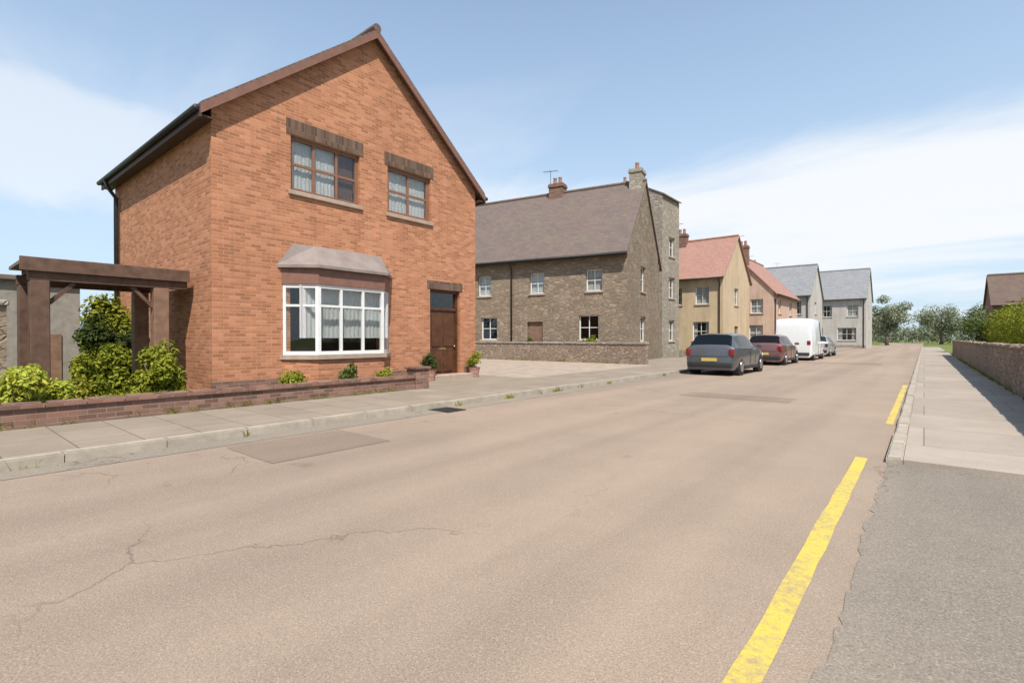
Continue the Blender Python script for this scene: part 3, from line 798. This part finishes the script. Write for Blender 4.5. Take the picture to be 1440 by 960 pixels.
# ------------------------------------------------------------------ stone house beyond
def stone_house():
    t = thing('stone_house', 'long buff stone house with weathered slate roof and ridge chimneys beyond the orange house', 'house', (-11.6, 23.2, 0), R(11))
    L, D, ze, zr = 12.2, 7.4, 5.95, 10.15
    S = Plane((0, 0, 0), (-1, 0, 0), (0, -1, 0))
    wins = [(1.3, 3.75, 2.2, 4.9), (4.6, 3.75, 5.5, 4.9), (8.0, 3.75, 8.9, 4.9), (1.5, 1.2, 2.6, 2.5), (7.6, 1.2, 8.7, 2.5)]
    dr = (4.7, .1, 5.65, 2.2)
    bm = bmesh.new()
    pwall(bm, S, [(0, -.1), (L, -.1), (L, ze), (0, ze)], wins+[dr], .35)
    E_ = Plane((0, .35, 0), (0, 1, 0), (1, 0, 0)); d = D-.7; sl = (zr-ze)/(D/2); zo = ze+sl*.35
    gw = [(2.4, 3.9, 3.5, 5.3), (2.3, 1.1, 3.6, 2.5)]
    g = [(0, -.1), (d, -.1), (d, zo), (d/2, zr), (0, zo)]
    pwall(bm, E_, g, gw, .35)
    pwall(bm, Plane((-L, .35, 0), (0, 1, 0), (-1, 0, 0)), g, [], .35)
    pwall(bm, Plane((0, D, 0), (-1, 0, 0), (0, 1, 0)), [(0, -.1), (L, -.1), (L, ze), (0, ze)], [], .35)
    link('wall', bm, M['stone'], t)
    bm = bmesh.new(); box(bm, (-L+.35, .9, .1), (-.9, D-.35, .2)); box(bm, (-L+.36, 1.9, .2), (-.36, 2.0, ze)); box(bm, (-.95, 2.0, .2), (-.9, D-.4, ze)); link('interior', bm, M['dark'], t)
    bm = bmesh.new(); roof_gable(bm, 'x', -L, 0, 0, D, D/2, ze, zr, .1, .35, .1); rf = link('roof', bm, M['slate_mauve'], t)
    ridge_tiles(rf, 'x', -L, .1, D/2, zr+.1, 'slate_mauve')
    chimney(rf, -.45, D/2, zr-.5, zr+.75, .7, .9, 'greystone', 1)
    chimney(rf, -5.4, D/2, zr-.5, zr+.65, .9, .7, 'redbrick', 2)
    zz = ze-sl*.35
    bm = bmesh.new(); box(bm, (-L-.1, -.37, zz-.1), (.1, -.34, zz+.09)); link('fascia', bm, M['fascia'], t)
    bm = bmesh.new(); tube(bm, [(-L-.1, -.43, zz+.02), (.1, -.43, zz)], .06, 8); link('gutter', bm, M['iron'], t, True)
    bm = bmesh.new(); box(bm, (-L, -.34, zz-.05), (.05, -.003, zz-.02)); link('soffit', bm, M['fascia'], t)
    gutter_pipe(t, [(-6.6, -.43, zz), (-6.6, -.1, zz-.4), (-6.6, -.1, .1)], .045)
    for w in wins: window(t, S, *w, cols=2, rows=2, back=.14, lintel='greystone' if False else None, curtain=[(.03, .97)] if rnd.random() < .4 else None)
    for w in gw: window(t, E_, *w, cols=2, rows=2, back=.14)
    bm = bmesh.new(); pbox(bm, S, dr[0]+.02, .12, -.2, dr[2]-.02, 2.18, -.13); link('door', bm, M['timber_light'], t)
stone_house()

# low boundary wall and planting before the stone house
def front_wall():
    t = thing('boundary_wall', 'waist high brown stone wall in front of the buff stone house', 'wall', (-21, 21.6, 0))
    bm = bmesh.new(); box(bm, (0, -.15, -.1), (11.2, .15, 1.0)); link('stonework', bm, M['wallstone'], t)
    bm = bmesh.new(); box(bm, (-.03, -.19, 1.002), (11.23, .19, 1.1)); bevel(bm, .015); link('coping', bm, M['greystone'], t)
front_wall()
for i, (x, s, m, lb) in enumerate(((-19.6, .9, 'leaf_olive', 'leftmost olive bush leaning over the waist high stone wall'), (-17.4, .7, 'leaf_mid', 'small green bush above the waist high stone wall below the chimney'), (-13.2, .75, 'leaf_olive', 'rightmost olive bush behind the waist high stone wall'))):
    shrub(lb, (x, 22.3, .1), s, .5, 1.15+.3*s, m, 2000, .06)

def tall_house():
    t = thing('stone_house', 'tall narrow grey stone house rising behind the buff stone house', 'house', (-13.25, 31.5, 0))
    L, D, ze, zr = 4.6, 2.9, 10.7, 11.9
    S = Plane((0, 0, 0), (-1, 0, 0), (0, -1, 0))
    g = [(0, -.1), (L, -.1), (L, ze), (L/2, zr), (0, ze)]
    w = [(.9, 6.6, 1.8, 8.0)]
    bm = bmesh.new(); pwall(bm, S, g, w, .3)
    pwall(bm, Plane((0, D, 0), (-1, 0, 0), (0, 1, 0)), g, [], .3)
    E_ = Plane((0, .3, 0), (0, 1, 0), (1, 0, 0)); d = D-.6
    ew = [(.8, 1.1, 1.8, 2.5), (.8, 4.0, 1.8, 5.4), (.8, 6.8, 1.8, 8.1)]
    pwall(bm, E_, [(0, -.1), (d, -.1), (d, ze), (0, ze)], ew, .3)
    pwall(bm, Plane((-L, .3, 0), (0, 1, 0), (-1, 0, 0)), [(0, -.1), (d, -.1), (d, ze), (0, ze)], [], .3)
    link('wall', bm, M['greystone'], t)
    bm = bmesh.new(); box(bm, (-L+.31, .8, 0), (-.8, D-.4, ze)); link('interior', bm, M['dark'], t)
    bm = bmesh.new(); roof_gable(bm, 'y', 0, D, -L, 0, -L/2, ze, zr, .05, .15, .1); rf = link('roof', bm, M['slate_mauve'], t)
    chimney(rf, -3.4, D/2, zr-1.2, zr+.5, .8, .8, 'greystone', 1)
    for q in w: window(t, S, *q, back=.14)
    for q in ew: window(t, E_, *q, back=.14)
tall_house()

# generic far house: ridge along 'x' (slope faces the camera) or 'y'
def far_house(label, x0, x1, y0, y1, ze, zr, axis, wall, roof, wins_s=(), wins_e=(), door_e=None, ch=(), name='house', frame='frame_white', shop=None):
    t = thing(name, label, 'house', (x1, y0, 0))
    L, D = x1-x0, y1-y0
    S = Plane((0, 0, 0), (-1, 0, 0), (0, -1, 0)); E_ = Plane((0, .3, 0), (0, 1, 0), (1, 0, 0))
    bm = bmesh.new(); th = .3
    if axis == 'x':
        sl = (zr-ze)/(D/2); d = D-.6
        so = [(0, -.1), (L, -.1), (L, ze), (0, ze)]; eo = [(0, -.1), (d, -.1), (d, ze+sl*.3), (d/2, zr), (0, ze+sl*.3)]
    else:
        so = [(0, -.1), (L, -.1), (L, ze), (L/2, zr), (0, ze)]; d = D-.6; eo = [(0, -.1), (d, -.1), (d, ze), (0, ze)]
    eh = list(wins_e) + ([door_e] if door_e else [])
    pwall(bm, S, so, list(wins_s), th); pwall(bm, Plane((0, D, 0), (-1, 0, 0), (0, 1, 0)), so, [], th)
    pwall(bm, E_, eo, eh, th); pwall(bm, Plane((-L, .3, 0), (0, 1, 0), (-1, 0, 0)), eo, [], th)
    link('wall', bm, M[wall], t)
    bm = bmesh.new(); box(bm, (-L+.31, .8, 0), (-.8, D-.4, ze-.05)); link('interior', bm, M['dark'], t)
    bm = bmesh.new()
    if axis == 'x': roof_gable(bm, 'x', -L, 0, 0, D, D/2, ze, zr, .15, .3, .1)
    else: roof_gable(bm, 'y', 0, D, -L, 0, -L/2, ze, zr, .15, .3, .1)
    rf = link('roof', bm, M[roof], t)
    if axis == 'x': ridge_tiles(rf, 'x', -L-.1, .1, D/2, zr+.1, roof)
    else: ridge_tiles(rf, 'y', -.1, D+.1, -L/2, zr+.1, roof)
    for (cx, cy, h) in ch: chimney(rf, cx, cy, zr-1.0, zr+h, .8, .6, 'redbrick', 2)
    for q in wins_s: window(t, S, *q, frame=frame, back=.12, curtain=[(.05, .95)] if rnd.random() < .45 else [(.05, .25), (.75, .95)])
    for q in wins_e: window(t, E_, *q, frame=frame, back=.12)
    if axis == 'x':
        e = .3; zz = ze-(zr-ze)/(D/2)*e
        bm = bmesh.new(); tube(bm, [(-L-.1, -e-.06, zz+.05), (.12, -e-.06, zz+.03)], .06, 8); link('gutter', bm, M['iron'], t, True)
        bm = bmesh.new(); tube(bm, [(-.25, -e-.06, zz+.02), (-.25, -.07, zz-.35), (-.25, -.07, .1)], .045, 8); link('downpipe', bm, M['iron'], t, True)
    else:
        e = .3; zz = ze-(zr-ze)/(L/2)*e
        bm = bmesh.new(); tube(bm, [(e+.06, -.1, zz+.05), (e+.06, D+.1, zz+.03)], .06, 8); link('gutter', bm, M['iron'], t, True)
        bm = bmesh.new(); tube(bm, [(e+.06, .3, zz+.02), (.07, .3, zz-.35), (.07, .3, .1)], .045, 8); link('downpipe', bm, M['iron'], t, True)
    bm = bmesh.new(); box(bm, (-L+.02, -.03, -.1), (.0, -.003, .4)); link('plinth', bm, M['greystone'], t)
    if door_e:
        bm = bmesh.new(); pbox(bm, E_, door_e[0]+.03, door_e[1], -.2, door_e[2]-.03, door_e[3]-.03, -.12); link('door', bm, M['timber_light'], t)
    return t

far_house('cream rendered house with red clay roof right of the tall grey stone house', -17, -11.2, 37.5, 44.5, 5.9, 9.1, 'x', 'render_cream', 'tile_red',
          [(1.0, 3.8, 2.0, 5.1), (3.0, 3.8, 4.0, 5.1), (1.0, 1.1, 2.2, 2.5)], [(2.4, 3.8, 3.5, 5.1)], (2.5, .1, 3.5, 2.2), [(-4.2, 3.2, .7)])
far_house('pink fronted house with orange tiled roof beyond the cream house', -16, -9.7, 46, 56, 5.2, 8.6, 'y', 'render_pink', 'tile_red',
          [(.8, 3.4, 1.8, 4.6), (.8, 1.1, 1.9, 2.4)], [(1.5, 3.4, 2.6, 4.6), (6, 3.4, 7.1, 4.6), (1.2, 1.0, 3.0, 2.4), (6, 1.0, 7.8, 2.4)], (4.2, .1, 5.2, 2.2), [(-2.5, .5, .7)])
far_house('grey rendered house with slate roof directly beyond the pink house', -17, -9.2, 60, 68, 5.9, 9.3, 'x', 'render_grey', 'slate_grey',
          [(.8, 3.8, 1.9, 5.2), (3.2, 3.8, 4.3, 5.2), (.8, 1.0, 2.2, 2.5)], [(2.5, 3.9, 3.7, 5.2)], (2.8, .1, 3.8, 2.2), [(-6.5, 4, .8)])
far_house('long grey house with slate roof closing the left side of the street', -17, -5.6, 76, 85, 6.4, 10.3, 'x', 'render_grey', 'slate_grey',
          [(.8, 4.0, 2.0, 5.5), (3.6, 4.0, 4.8, 5.5), (6.6, 4.0, 7.8, 5.5), (1.0, 1.0, 3.0, 2.6), (4.6, 1.0, 6.0, 2.6)], [(3.2, 4.0, 4.4, 5.5)], (3.3, .1, 4.3, 2.2), [(-10.5, 4.5, .9)])
far_house('brown brick house behind the hedge at the right edge', 4.2, 12, 55, 62, 4.0, 6.5, 'x', 'redbrick', 'tile_brown',
          [(5.6, 3.0, 6.6, 4.2), (5.4, .9, 6.8, 2.2)], [], None, [])

# ------------------------------------------------------------------ right-hand wall and hedge
def right_wall():
    t = thing('boundary_wall', 'brown stone wall beside the right pavement under a hedge', 'wall', (1.58, 8.4, 0))
    L = 40
    bm = bmesh.new(); box(bm, (0, 0, -.1), (.32, L, 1.03)); link('stonework', bm, M['wallstone'], t)
    bm = bmesh.new(); y = 0
    while y < L:
        w = rnd.uniform(.28, .5); s = bmesh.new(); box(s, (-.03, y+.005, 1.033), (.35, y+w-.005, 1.12+rnd.uniform(-.02, .03))); bevel(s, .02, 1)
        me = bpy.data.meshes.new('t'); s.to_mesh(me); s.free(); bm.from_mesh(me); bpy.data.meshes.remove(me); y += w
    link('coping', bm, M['wallstone'], t)
right_wall()
def hedge(label, x, y0, y1, hw, z0, h, mat, n, size):
    t = thing('hedge', label, 'hedge', (x, y0, 0))
    if 'field' in label: t.location = (22, 172, 0); t.rotation_euler = (0, 0, R(90))
    bm = bmesh.new(); L = y1-y0
    k = int(L/.8)
    for i in range(k):
        c = (rnd.uniform(-.25, .25)*hw, (i+.5)*L/k, z0+h*rnd.uniform(.3, .62))
        clump(bm, c, (hw*rnd.uniform(.8, 1.05), .75, h*rnd.uniform(.38, .62)), n//k, size)
    link('foliage', bm, M[mat], t, recalc=False)
    bm = bmesh.new()
    for i in range(k):
        y = (i+.5)*L/k; tube(bm, [(0, y, 0), (.05, y+.1, z0+h*.5)], [.04, .02], 5)
    link('stem', bm, M['bark'], t)
hedge('olive green hedge growing above the right-hand stone wall', 3.7, 9.5, 46, .75, .75, 2.35, 'leaf_olive', 42000, .065)
hedge('haze-paled tall field hedge crossing beyond the end of the street', 0, 0, 48, 1.6, .1, 4.2, 'leaf_hazed', 16000, .22)
hedge('tall dark hedge across the garden at the far left', -25, -14, 5, .6, .1, 2.6, 'leaf_mid', 12000, .09)

# trees
tree('haze-paled green tree standing beyond the grey slate houses', (-5.2, 112, 0), 9.0, 3.6, 'leaf_hazed', 6500, .2, .25)
tree('rounded haze-paled green tree at the far end of the street', (3.0, 150, 0), 8.5, 5.0, 'leaf_hazed', 6500, .24, .3)
tree('small dark tree leaning over the far end of the hedge', (3.2, 46, 0), 3.3, 1.6, 'leaf_mid', 3600, .09, .14)
tree('olive tree beside the brown brick house at the right edge', (4.6, 27, 0), 3.6, 1.5, 'leaf_olive', 3600, .09, .1)
tree('mid green tree above the grey brown shed at the far left', (-30, -1.6, 0), 6.4, 2.6, 'leaf_mid', 4200, .12, .2)
tree('far tree showing over the boundary wall at the left edge', (-27, -8.5, 0), 5.2, 2.4, 'leaf_olive', 3600, .12, .18)
for i, (x, y, h, r) in enumerate(((-12, 150, 10, 6), (12, 160, 12, 7), (26, 120, 10, 6))):
    tree(['broad tree crown behind the long grey house', 'wide tree far away behind the right hedge', 'distant tree behind the brown brick house'][i], (x, y, 0), h*.72, r*.85, 'leaf_hazed', 6000, .28, .3)
# a far wood on the skyline
bm = bmesh.new()
for k in range(140):
    x = rnd.uniform(-260, 240); y = rnd.uniform(240, 300); clump(bm, (x, y, rnd.uniform(2, 4)), (9, 6, rnd.uniform(3, 5)), 90, .8)
o = link('woodland', bm, M['leaf_hazed'], recalc=False); tag(o, 'haze-paled belt of woodland along the far horizon', 'woodland', kind='stuff')

# ------------------------------------------------------------------ parked vehicles
def car(label, loc, paint, L=4.2, Wd=1.76, H=1.46, style='hatch', rz=0.0):
    t = thing('parked_car' if style != 'van' else 'parked_van', label, 'car' if style != 'van' else 'van', loc, rz, 'vehicles parked along the left kerb')
    hw = Wd/2
    # stations from rear (x=0 at the camera side) to front: x, belt z, top z, half width belt, half width top
    if style == 'hatch':
        st = [(0, .62, .63, .80, .78), (.06, .92, .93, .9, .86), (.12, .95, 1.05, .94, .80), (.5, .96, H-.06, .98, .70), (1.2, .95, H, 1, .70), (2.1, .93, H-.02, 1, .70), (2.5, .92, H-.14, .99, .70), (3.05, .9, .93, .97, .84), (3.7, .8, .82, .94, .8), (4.1, .66, .67, .86, .74), (4.2, .5, .51, .78, .7)]
        glass_s = (3, 6); ws = (6, 7); rw = (2, 3)
    else:
        st = [(0, .7, .72, .9, .9), (.04, 1.0, 1.9, .98, .9), (.15, 1.05, H, 1, .9), (1.5, 1.05, H+.02, 1, .9), (2.9, 1.05, H, 1, .88), (3.3, 1.05, H-.08, 1, .86), (3.95, 1.05, 1.1, .98, .86), (4.5, .92, .94, .94, .84), (4.75, .7, .71, .88, .8), (4.8, .5, .51, .82, .76)]
        glass_s = (4, 6); ws = (5, 6); rw = None
    bm = bmesh.new(); secs = []
    for (x, zb, zt, wb, wt) in st:
        x = x*L/st[-1][0]
        pts = [(hw*.88, .2), (hw*wb*.985, .34), (hw*wb, zb*.62), (hw*wb*.985, zb), (hw*wt, zt-.04 if zt-zb > .1 else zt), (hw*wt*.8, zt+.01), (0, zt+.025)]
        ring = [bm.verts.new((y, x, z)) for (y, z) in pts] + [bm.verts.new((-y, x, z)) for (y, z) in reversed(pts[:-1])]
        secs.append(ring)
    n = len(secs[0]); glassf = {'side': [], 'ws': [], 'rw': []}
    for i, (a, b) in enumerate(zip(secs, secs[1:])):
        for k in range(n-1):
            f = bm.faces.new((a[k], a[k+1], b[k+1], b[k]))
            co = [v.co.copy() for v in f.verts]
            if k in (3, n-1-4-0) and glass_s[0] <= i < glass_s[1]: glassf['side'].append((k, i, co))
            if k in (4, 5, n-3-3, n-2-3-0) and False: pass
            if i == ws[0] and 4 <= k <= n-1-5: glassf['ws'].append((k, i, co))
            if rw and i == rw[0] and 4 <= k <= n-1-5: glassf['rw'].append((k, i, co))
        bm.faces.new((a[n-1], a[0], b[0], b[n-1]))
    bm.faces.new(secs[0]); bm.faces.new(secs[-1])
    bmesh.ops.recalc_face_normals(bm, faces=bm.faces)
    body = link('body', bm, M[paint], t, True)
    bv = body.modifiers.new('b', 'BEVEL'); bv.width = .035; bv.segments = 3; bv.limit_method = 'ANGLE'; bv.angle_limit = R(25)
    def inset(cos, k=.06, off=.008):
        c = sum(cos, Vector())/4; nn = (cos[1]-cos[0]).cross(cos[2]-cos[0]).normalized()
        mid = Vector((0, L*.5, .7))
        if nn.dot(c-mid) < 0: nn = -nn
        return [q + (c-q).normalized()*k + nn*off for q in cos]
    for key, nm in (('ws', 'windscreen'), ('rw', 'rear_window')):
        if not glassf[key]: continue
        bm = bmesh.new()
        for (k, i, cos) in glassf[key]:
            bm.faces.new([bm.verts.new(q) for q in inset(cos, 0.0 if True else .02)])
        bmesh.ops.remove_doubles(bm, verts=bm.verts, dist=.03)
        link(nm, bm, M['carglass'], t, True)
    for side in (3, n-1-4):
        bm = bmesh.new()
        for (k, i, cos) in glassf['side']:
            if k == side: bm.faces.new([bm.verts.new(q) for q in inset(cos, .05)])
        link('side_window', bm, M['carglass'], t)
    # wheels in dark arches
    for y in (L*.19, L*.815):
        for s in (-1, 1):
            bm = bmesh.new(); tube(bm, [(s*(hw-.24), y, .31), (s*(hw-.08), y, .31), (s*(hw-.03), y, .31), (s*(hw-.026), y, .31)], [.37, .37, .37, .345], 20); link('wheel_arch', bm, M['plastic'], t)
            bm = bmesh.new(); tube(bm, [(s*(hw-.22), y, .31), (s*(hw-.21), y, .31), (s*(hw-.03), y, .31), (s*(hw-.012), y, .31)], [.28, .31, .31, .28], 22); w = link('wheel', bm, M['tyre'], t, True)
            bm = bmesh.new(); tube(bm, [(s*(hw-.03), y, .31), (s*(hw-.006), y, .31)], [.2, .19], 20)
            link('rim', bm, M['alloy'], w)
    # rear lamps, plate, bumper, headlamps, mirrors
    for s in (-1, 1):
        bm = bmesh.new(); a, b = sorted((s*hw*.74, s*hw*.92)); z = .78 if style == 'hatch' else 1.0
        box(bm, (a, -.012, z-.09), (b, .1, z+.14)); bevel(bm, .012, 2); link('tail_light', bm, M['redlens'], t, True)
        bm = bmesh.new(); a, b = sorted((s*hw*.5, s*hw*.86)); box(bm, (a, L-.25, .58), (b, L-.03, .72)); bevel(bm, .02, 2); link('headlight', bm, M['clearlens'], t, True)
        bm = bmesh.new(); a, b = sorted((s*hw*.97, s*(hw+.17))); yy = L*.66; box(bm, (a, yy, .95), (b, yy+.08, 1.07)); bevel(bm, .02, 2); link('wing_mirror', bm, M[paint], t, True)
    for s in (-1, 1):
        for yy in (L*.44, L*.61):
            bm = bmesh.new(); a, b = sorted((s*(hw*.996), s*(hw+.006))); box(bm, (a, yy-.005, .36), (b, yy+.005, .9)); link('door_seam', bm, M['plastic'], t)
        for yy in (L*.40, L*.57):
            bm = bmesh.new(); a, b = sorted((s*hw*.99, s*(hw+.02))); box(bm, (a, yy-.09, .8), (b, yy+.06, .825)); bevel(bm, .006); link('door_handle', bm, M[paint], t)
        bm = bmesh.new(); a, b = sorted((s*hw*.9, s*(hw*1.0))); box(bm, (a, L*.29, .2), (b, L*.72, .3)); bevel(bm, .02); link('side_skirt', bm, M['plastic'], t)
    if style == 'hatch':
        bm = bmesh.new(); box(bm, (-.62, -.006, .665), (.62, .03, .675)); link('tailgate_seam', bm, M['plastic'], t)
    bm = bmesh.new(); box(bm, (-.26, -.03, .5 if style == 'hatch' else .62), (.26, .02, .61 if style == 'hatch' else .73)); link('number_plate', bm, M['plate'], t)
    bm = bmesh.new(); box(bm, (-hw*.86, -.05, .3), (hw*.86, .1, .47)); bevel(bm, .03, 2); link('bumper', bm, M['plastic'], t, True)
    return t
car('dark grey hatchback parked nearest along the left kerb', (-5.75, 17.7, 0), 'car_grey')
car('dull maroon hatchback parked ahead of the dark grey hatchback', (-5.95, 26.0, 0), 'car_maroon')
car('white panel van parked beyond the maroon hatchback', (-5.85, 32.5, 0), 'car_white', 5.0, 1.95, 2.4, 'van')
car('silver hatchback parked farthest along the left kerb', (-5.95, 40.5, 0), 'car_silver')

# ------------------------------------------------------------------ sky, sun, camera
SUN = Vector((.46, -.37, .85)).normalized()
w = bpy.data.worlds.new('World'); sc.world = w; w.use_nodes = True
nt = w.node_tree; bg = nt.nodes['Background']
sk = N(nt, 'ShaderNodeTexSky', sky_type='NISHITA', sun_disc=False)
sk.sun_elevation = math.asin(SUN.z); sk.sun_rotation = math.atan2(SUN.x, SUN.y)
sk.air_density = 1.0; sk.dust_density = .4; sk.ozone_density = 1.6
co = N(nt, 'ShaderNodeTexCoord').outputs['Generated']
s = N(nt, 'ShaderNodeSeparateXYZ'); nt.links.new(co, s.inputs[0])
# cloud layer: direction projected on a plane overhead
den = math_n(nt, 'ADD', math_n(nt, 'MAXIMUM', s.outputs[2], 0.0), .14)
cv = N(nt, 'ShaderNodeCombineXYZ')
nt.links.new(math_n(nt, 'DIVIDE', s.outputs[0], den), cv.inputs[0]); nt.links.new(math_n(nt, 'DIVIDE', s.outputs[1], den), cv.inputs[1])
mp = N(nt, 'ShaderNodeMapping'); mp.inputs['Rotation'].default_value = (0, 0, R(25)); mp.inputs['Scale'].default_value = (.55, 1.1, 1); mp.inputs['Location'].default_value = (3.1, 1.7, 0)
nt.links.new(cv.outputs[0], mp.inputs[0])
cn = noise(nt, mp.outputs[0], 1.1, 8, .58, .5)
# a big bank of cloud low down, along the street
def around(az_dir, tight):
    d = N(nt, 'ShaderNodeVectorMath', operation='DOT_PRODUCT'); nt.links.new(co, d.inputs[0]); d.inputs[1].default_value = Vector(az_dir).normalized()
    mr = N(nt, 'ShaderNodeMapRange'); mr.inputs[1].default_value = tight; mr.inputs[2].default_value = 1.0; nt.links.new(d.outputs['Value'], mr.inputs[0]); return mr.outputs[0]
def mul(a, b): return math_n(nt, 'MULTIPLY', a, b)
qz = mul(math_n(nt, 'SUBTRACT', s.outputs[2], .2), 1/.13); qx = mul(math_n(nt, 'ADD', s.outputs[0], .1), 1/.62)
q = math_n(nt, 'ADD', mul(qz, qz), mul(qx, qx))
mr = N(nt, 'ShaderNodeMapRange', interpolation_type='SMOOTHSTEP'); mr.inputs[1].default_value = 1.7; mr.inputs[2].default_value = .1
nt.links.new(math_n(nt, 'ADD', q, mul(math_n(nt, 'SUBTRACT', .5, cn), 4.5)), mr.inputs[0])
fy = N(nt, 'ShaderNodeMapRange'); fy.inputs[2].default_value = .3; nt.links.new(s.outputs[1], fy.inputs[0])
bank = mul(mr.outputs[0], fy.outputs[0])
lz = mul(math_n(nt, 'SUBTRACT', s.outputs[2], .27), 1/.085); lx = mul(math_n(nt, 'SUBTRACT', s.outputs[1], .10), 1/.26)
ql = math_n(nt, 'ADD', mul(lz, lz), mul(lx, lx))
ml = N(nt, 'ShaderNodeMapRange', interpolation_type='SMOOTHSTEP'); ml.inputs[1].default_value = 1.3; ml.inputs[2].default_value = .1
nt.links.new(math_n(nt, 'ADD', ql, mul(math_n(nt, 'SUBTRACT', .5, cn), 5.0)), ml.inputs[0])
fl = N(nt, 'ShaderNodeMapRange'); fl.inputs[1].default_value = -.5; fl.inputs[2].default_value = -.8; nt.links.new(s.outputs[0], fl.inputs[0])
veil = math_n(nt, 'MAXIMUM', mul(ramp(nt, cn, [(.47, (0, 0, 0)), (.75, (1, 1, 1))]), .5), mul(mul(ml.outputs[0], fl.outputs[0]), .6))
fz = N(nt, 'ShaderNodeMapRange', interpolation_type='SMOOTHSTEP'); fz.inputs[1].default_value = .52; fz.inputs[2].default_value = .36; nt.links.new(s.outputs[2], fz.inputs[0])
cl = math_n(nt, 'MAXIMUM', bank, mul(veil, fz.outputs[0]))
# haze towards the horizon
hz = N(nt, 'ShaderNodeMapRange'); hz.inputs[1].default_value = .62; hz.inputs[2].default_value = 0.0; hz.inputs[3].default_value = .24; hz.inputs[4].default_value = .95
nt.links.new(s.outputs[2], hz.inputs[0])
skyc = mix(nt, sk.outputs[0], (2.95, 3.75, 4.5), hz.outputs[0])
skyc = mix(nt, skyc, (4.7, 4.8, 4.95), math_n(nt, 'MULTIPLY', cl, .92))
nt.links.new(skyc, bg.inputs[0]); bg.inputs[1].default_value = .135

l = bpy.data.lights.new('sun', 'SUN'); l.energy = 4.3; l.angle = R(.9); l.color = (1, .95, .87)
so = bpy.data.objects.new('sun', l); COL.objects.link(so); so.location = (10, -10, 30)
so.rotation_euler = SUN.to_track_quat('Z', 'Y').to_euler()

cam = bpy.data.cameras.new('camera'); cob = bpy.data.objects.new('camera', cam); COL.objects.link(cob); sc.camera = cob
cam.sensor_width = 36; cam.lens = 17.575; cam.clip_start = .05; cam.clip_end = 5000
cob.location = (0, 0, 1.3); cob.rotation_euler = (R(90-.4), 0, R(39.52))
vs = sc.view_settings; vs.view_transform = 'Standard'; vs.look = 'None'; vs.exposure = .6; vs.gamma = 1
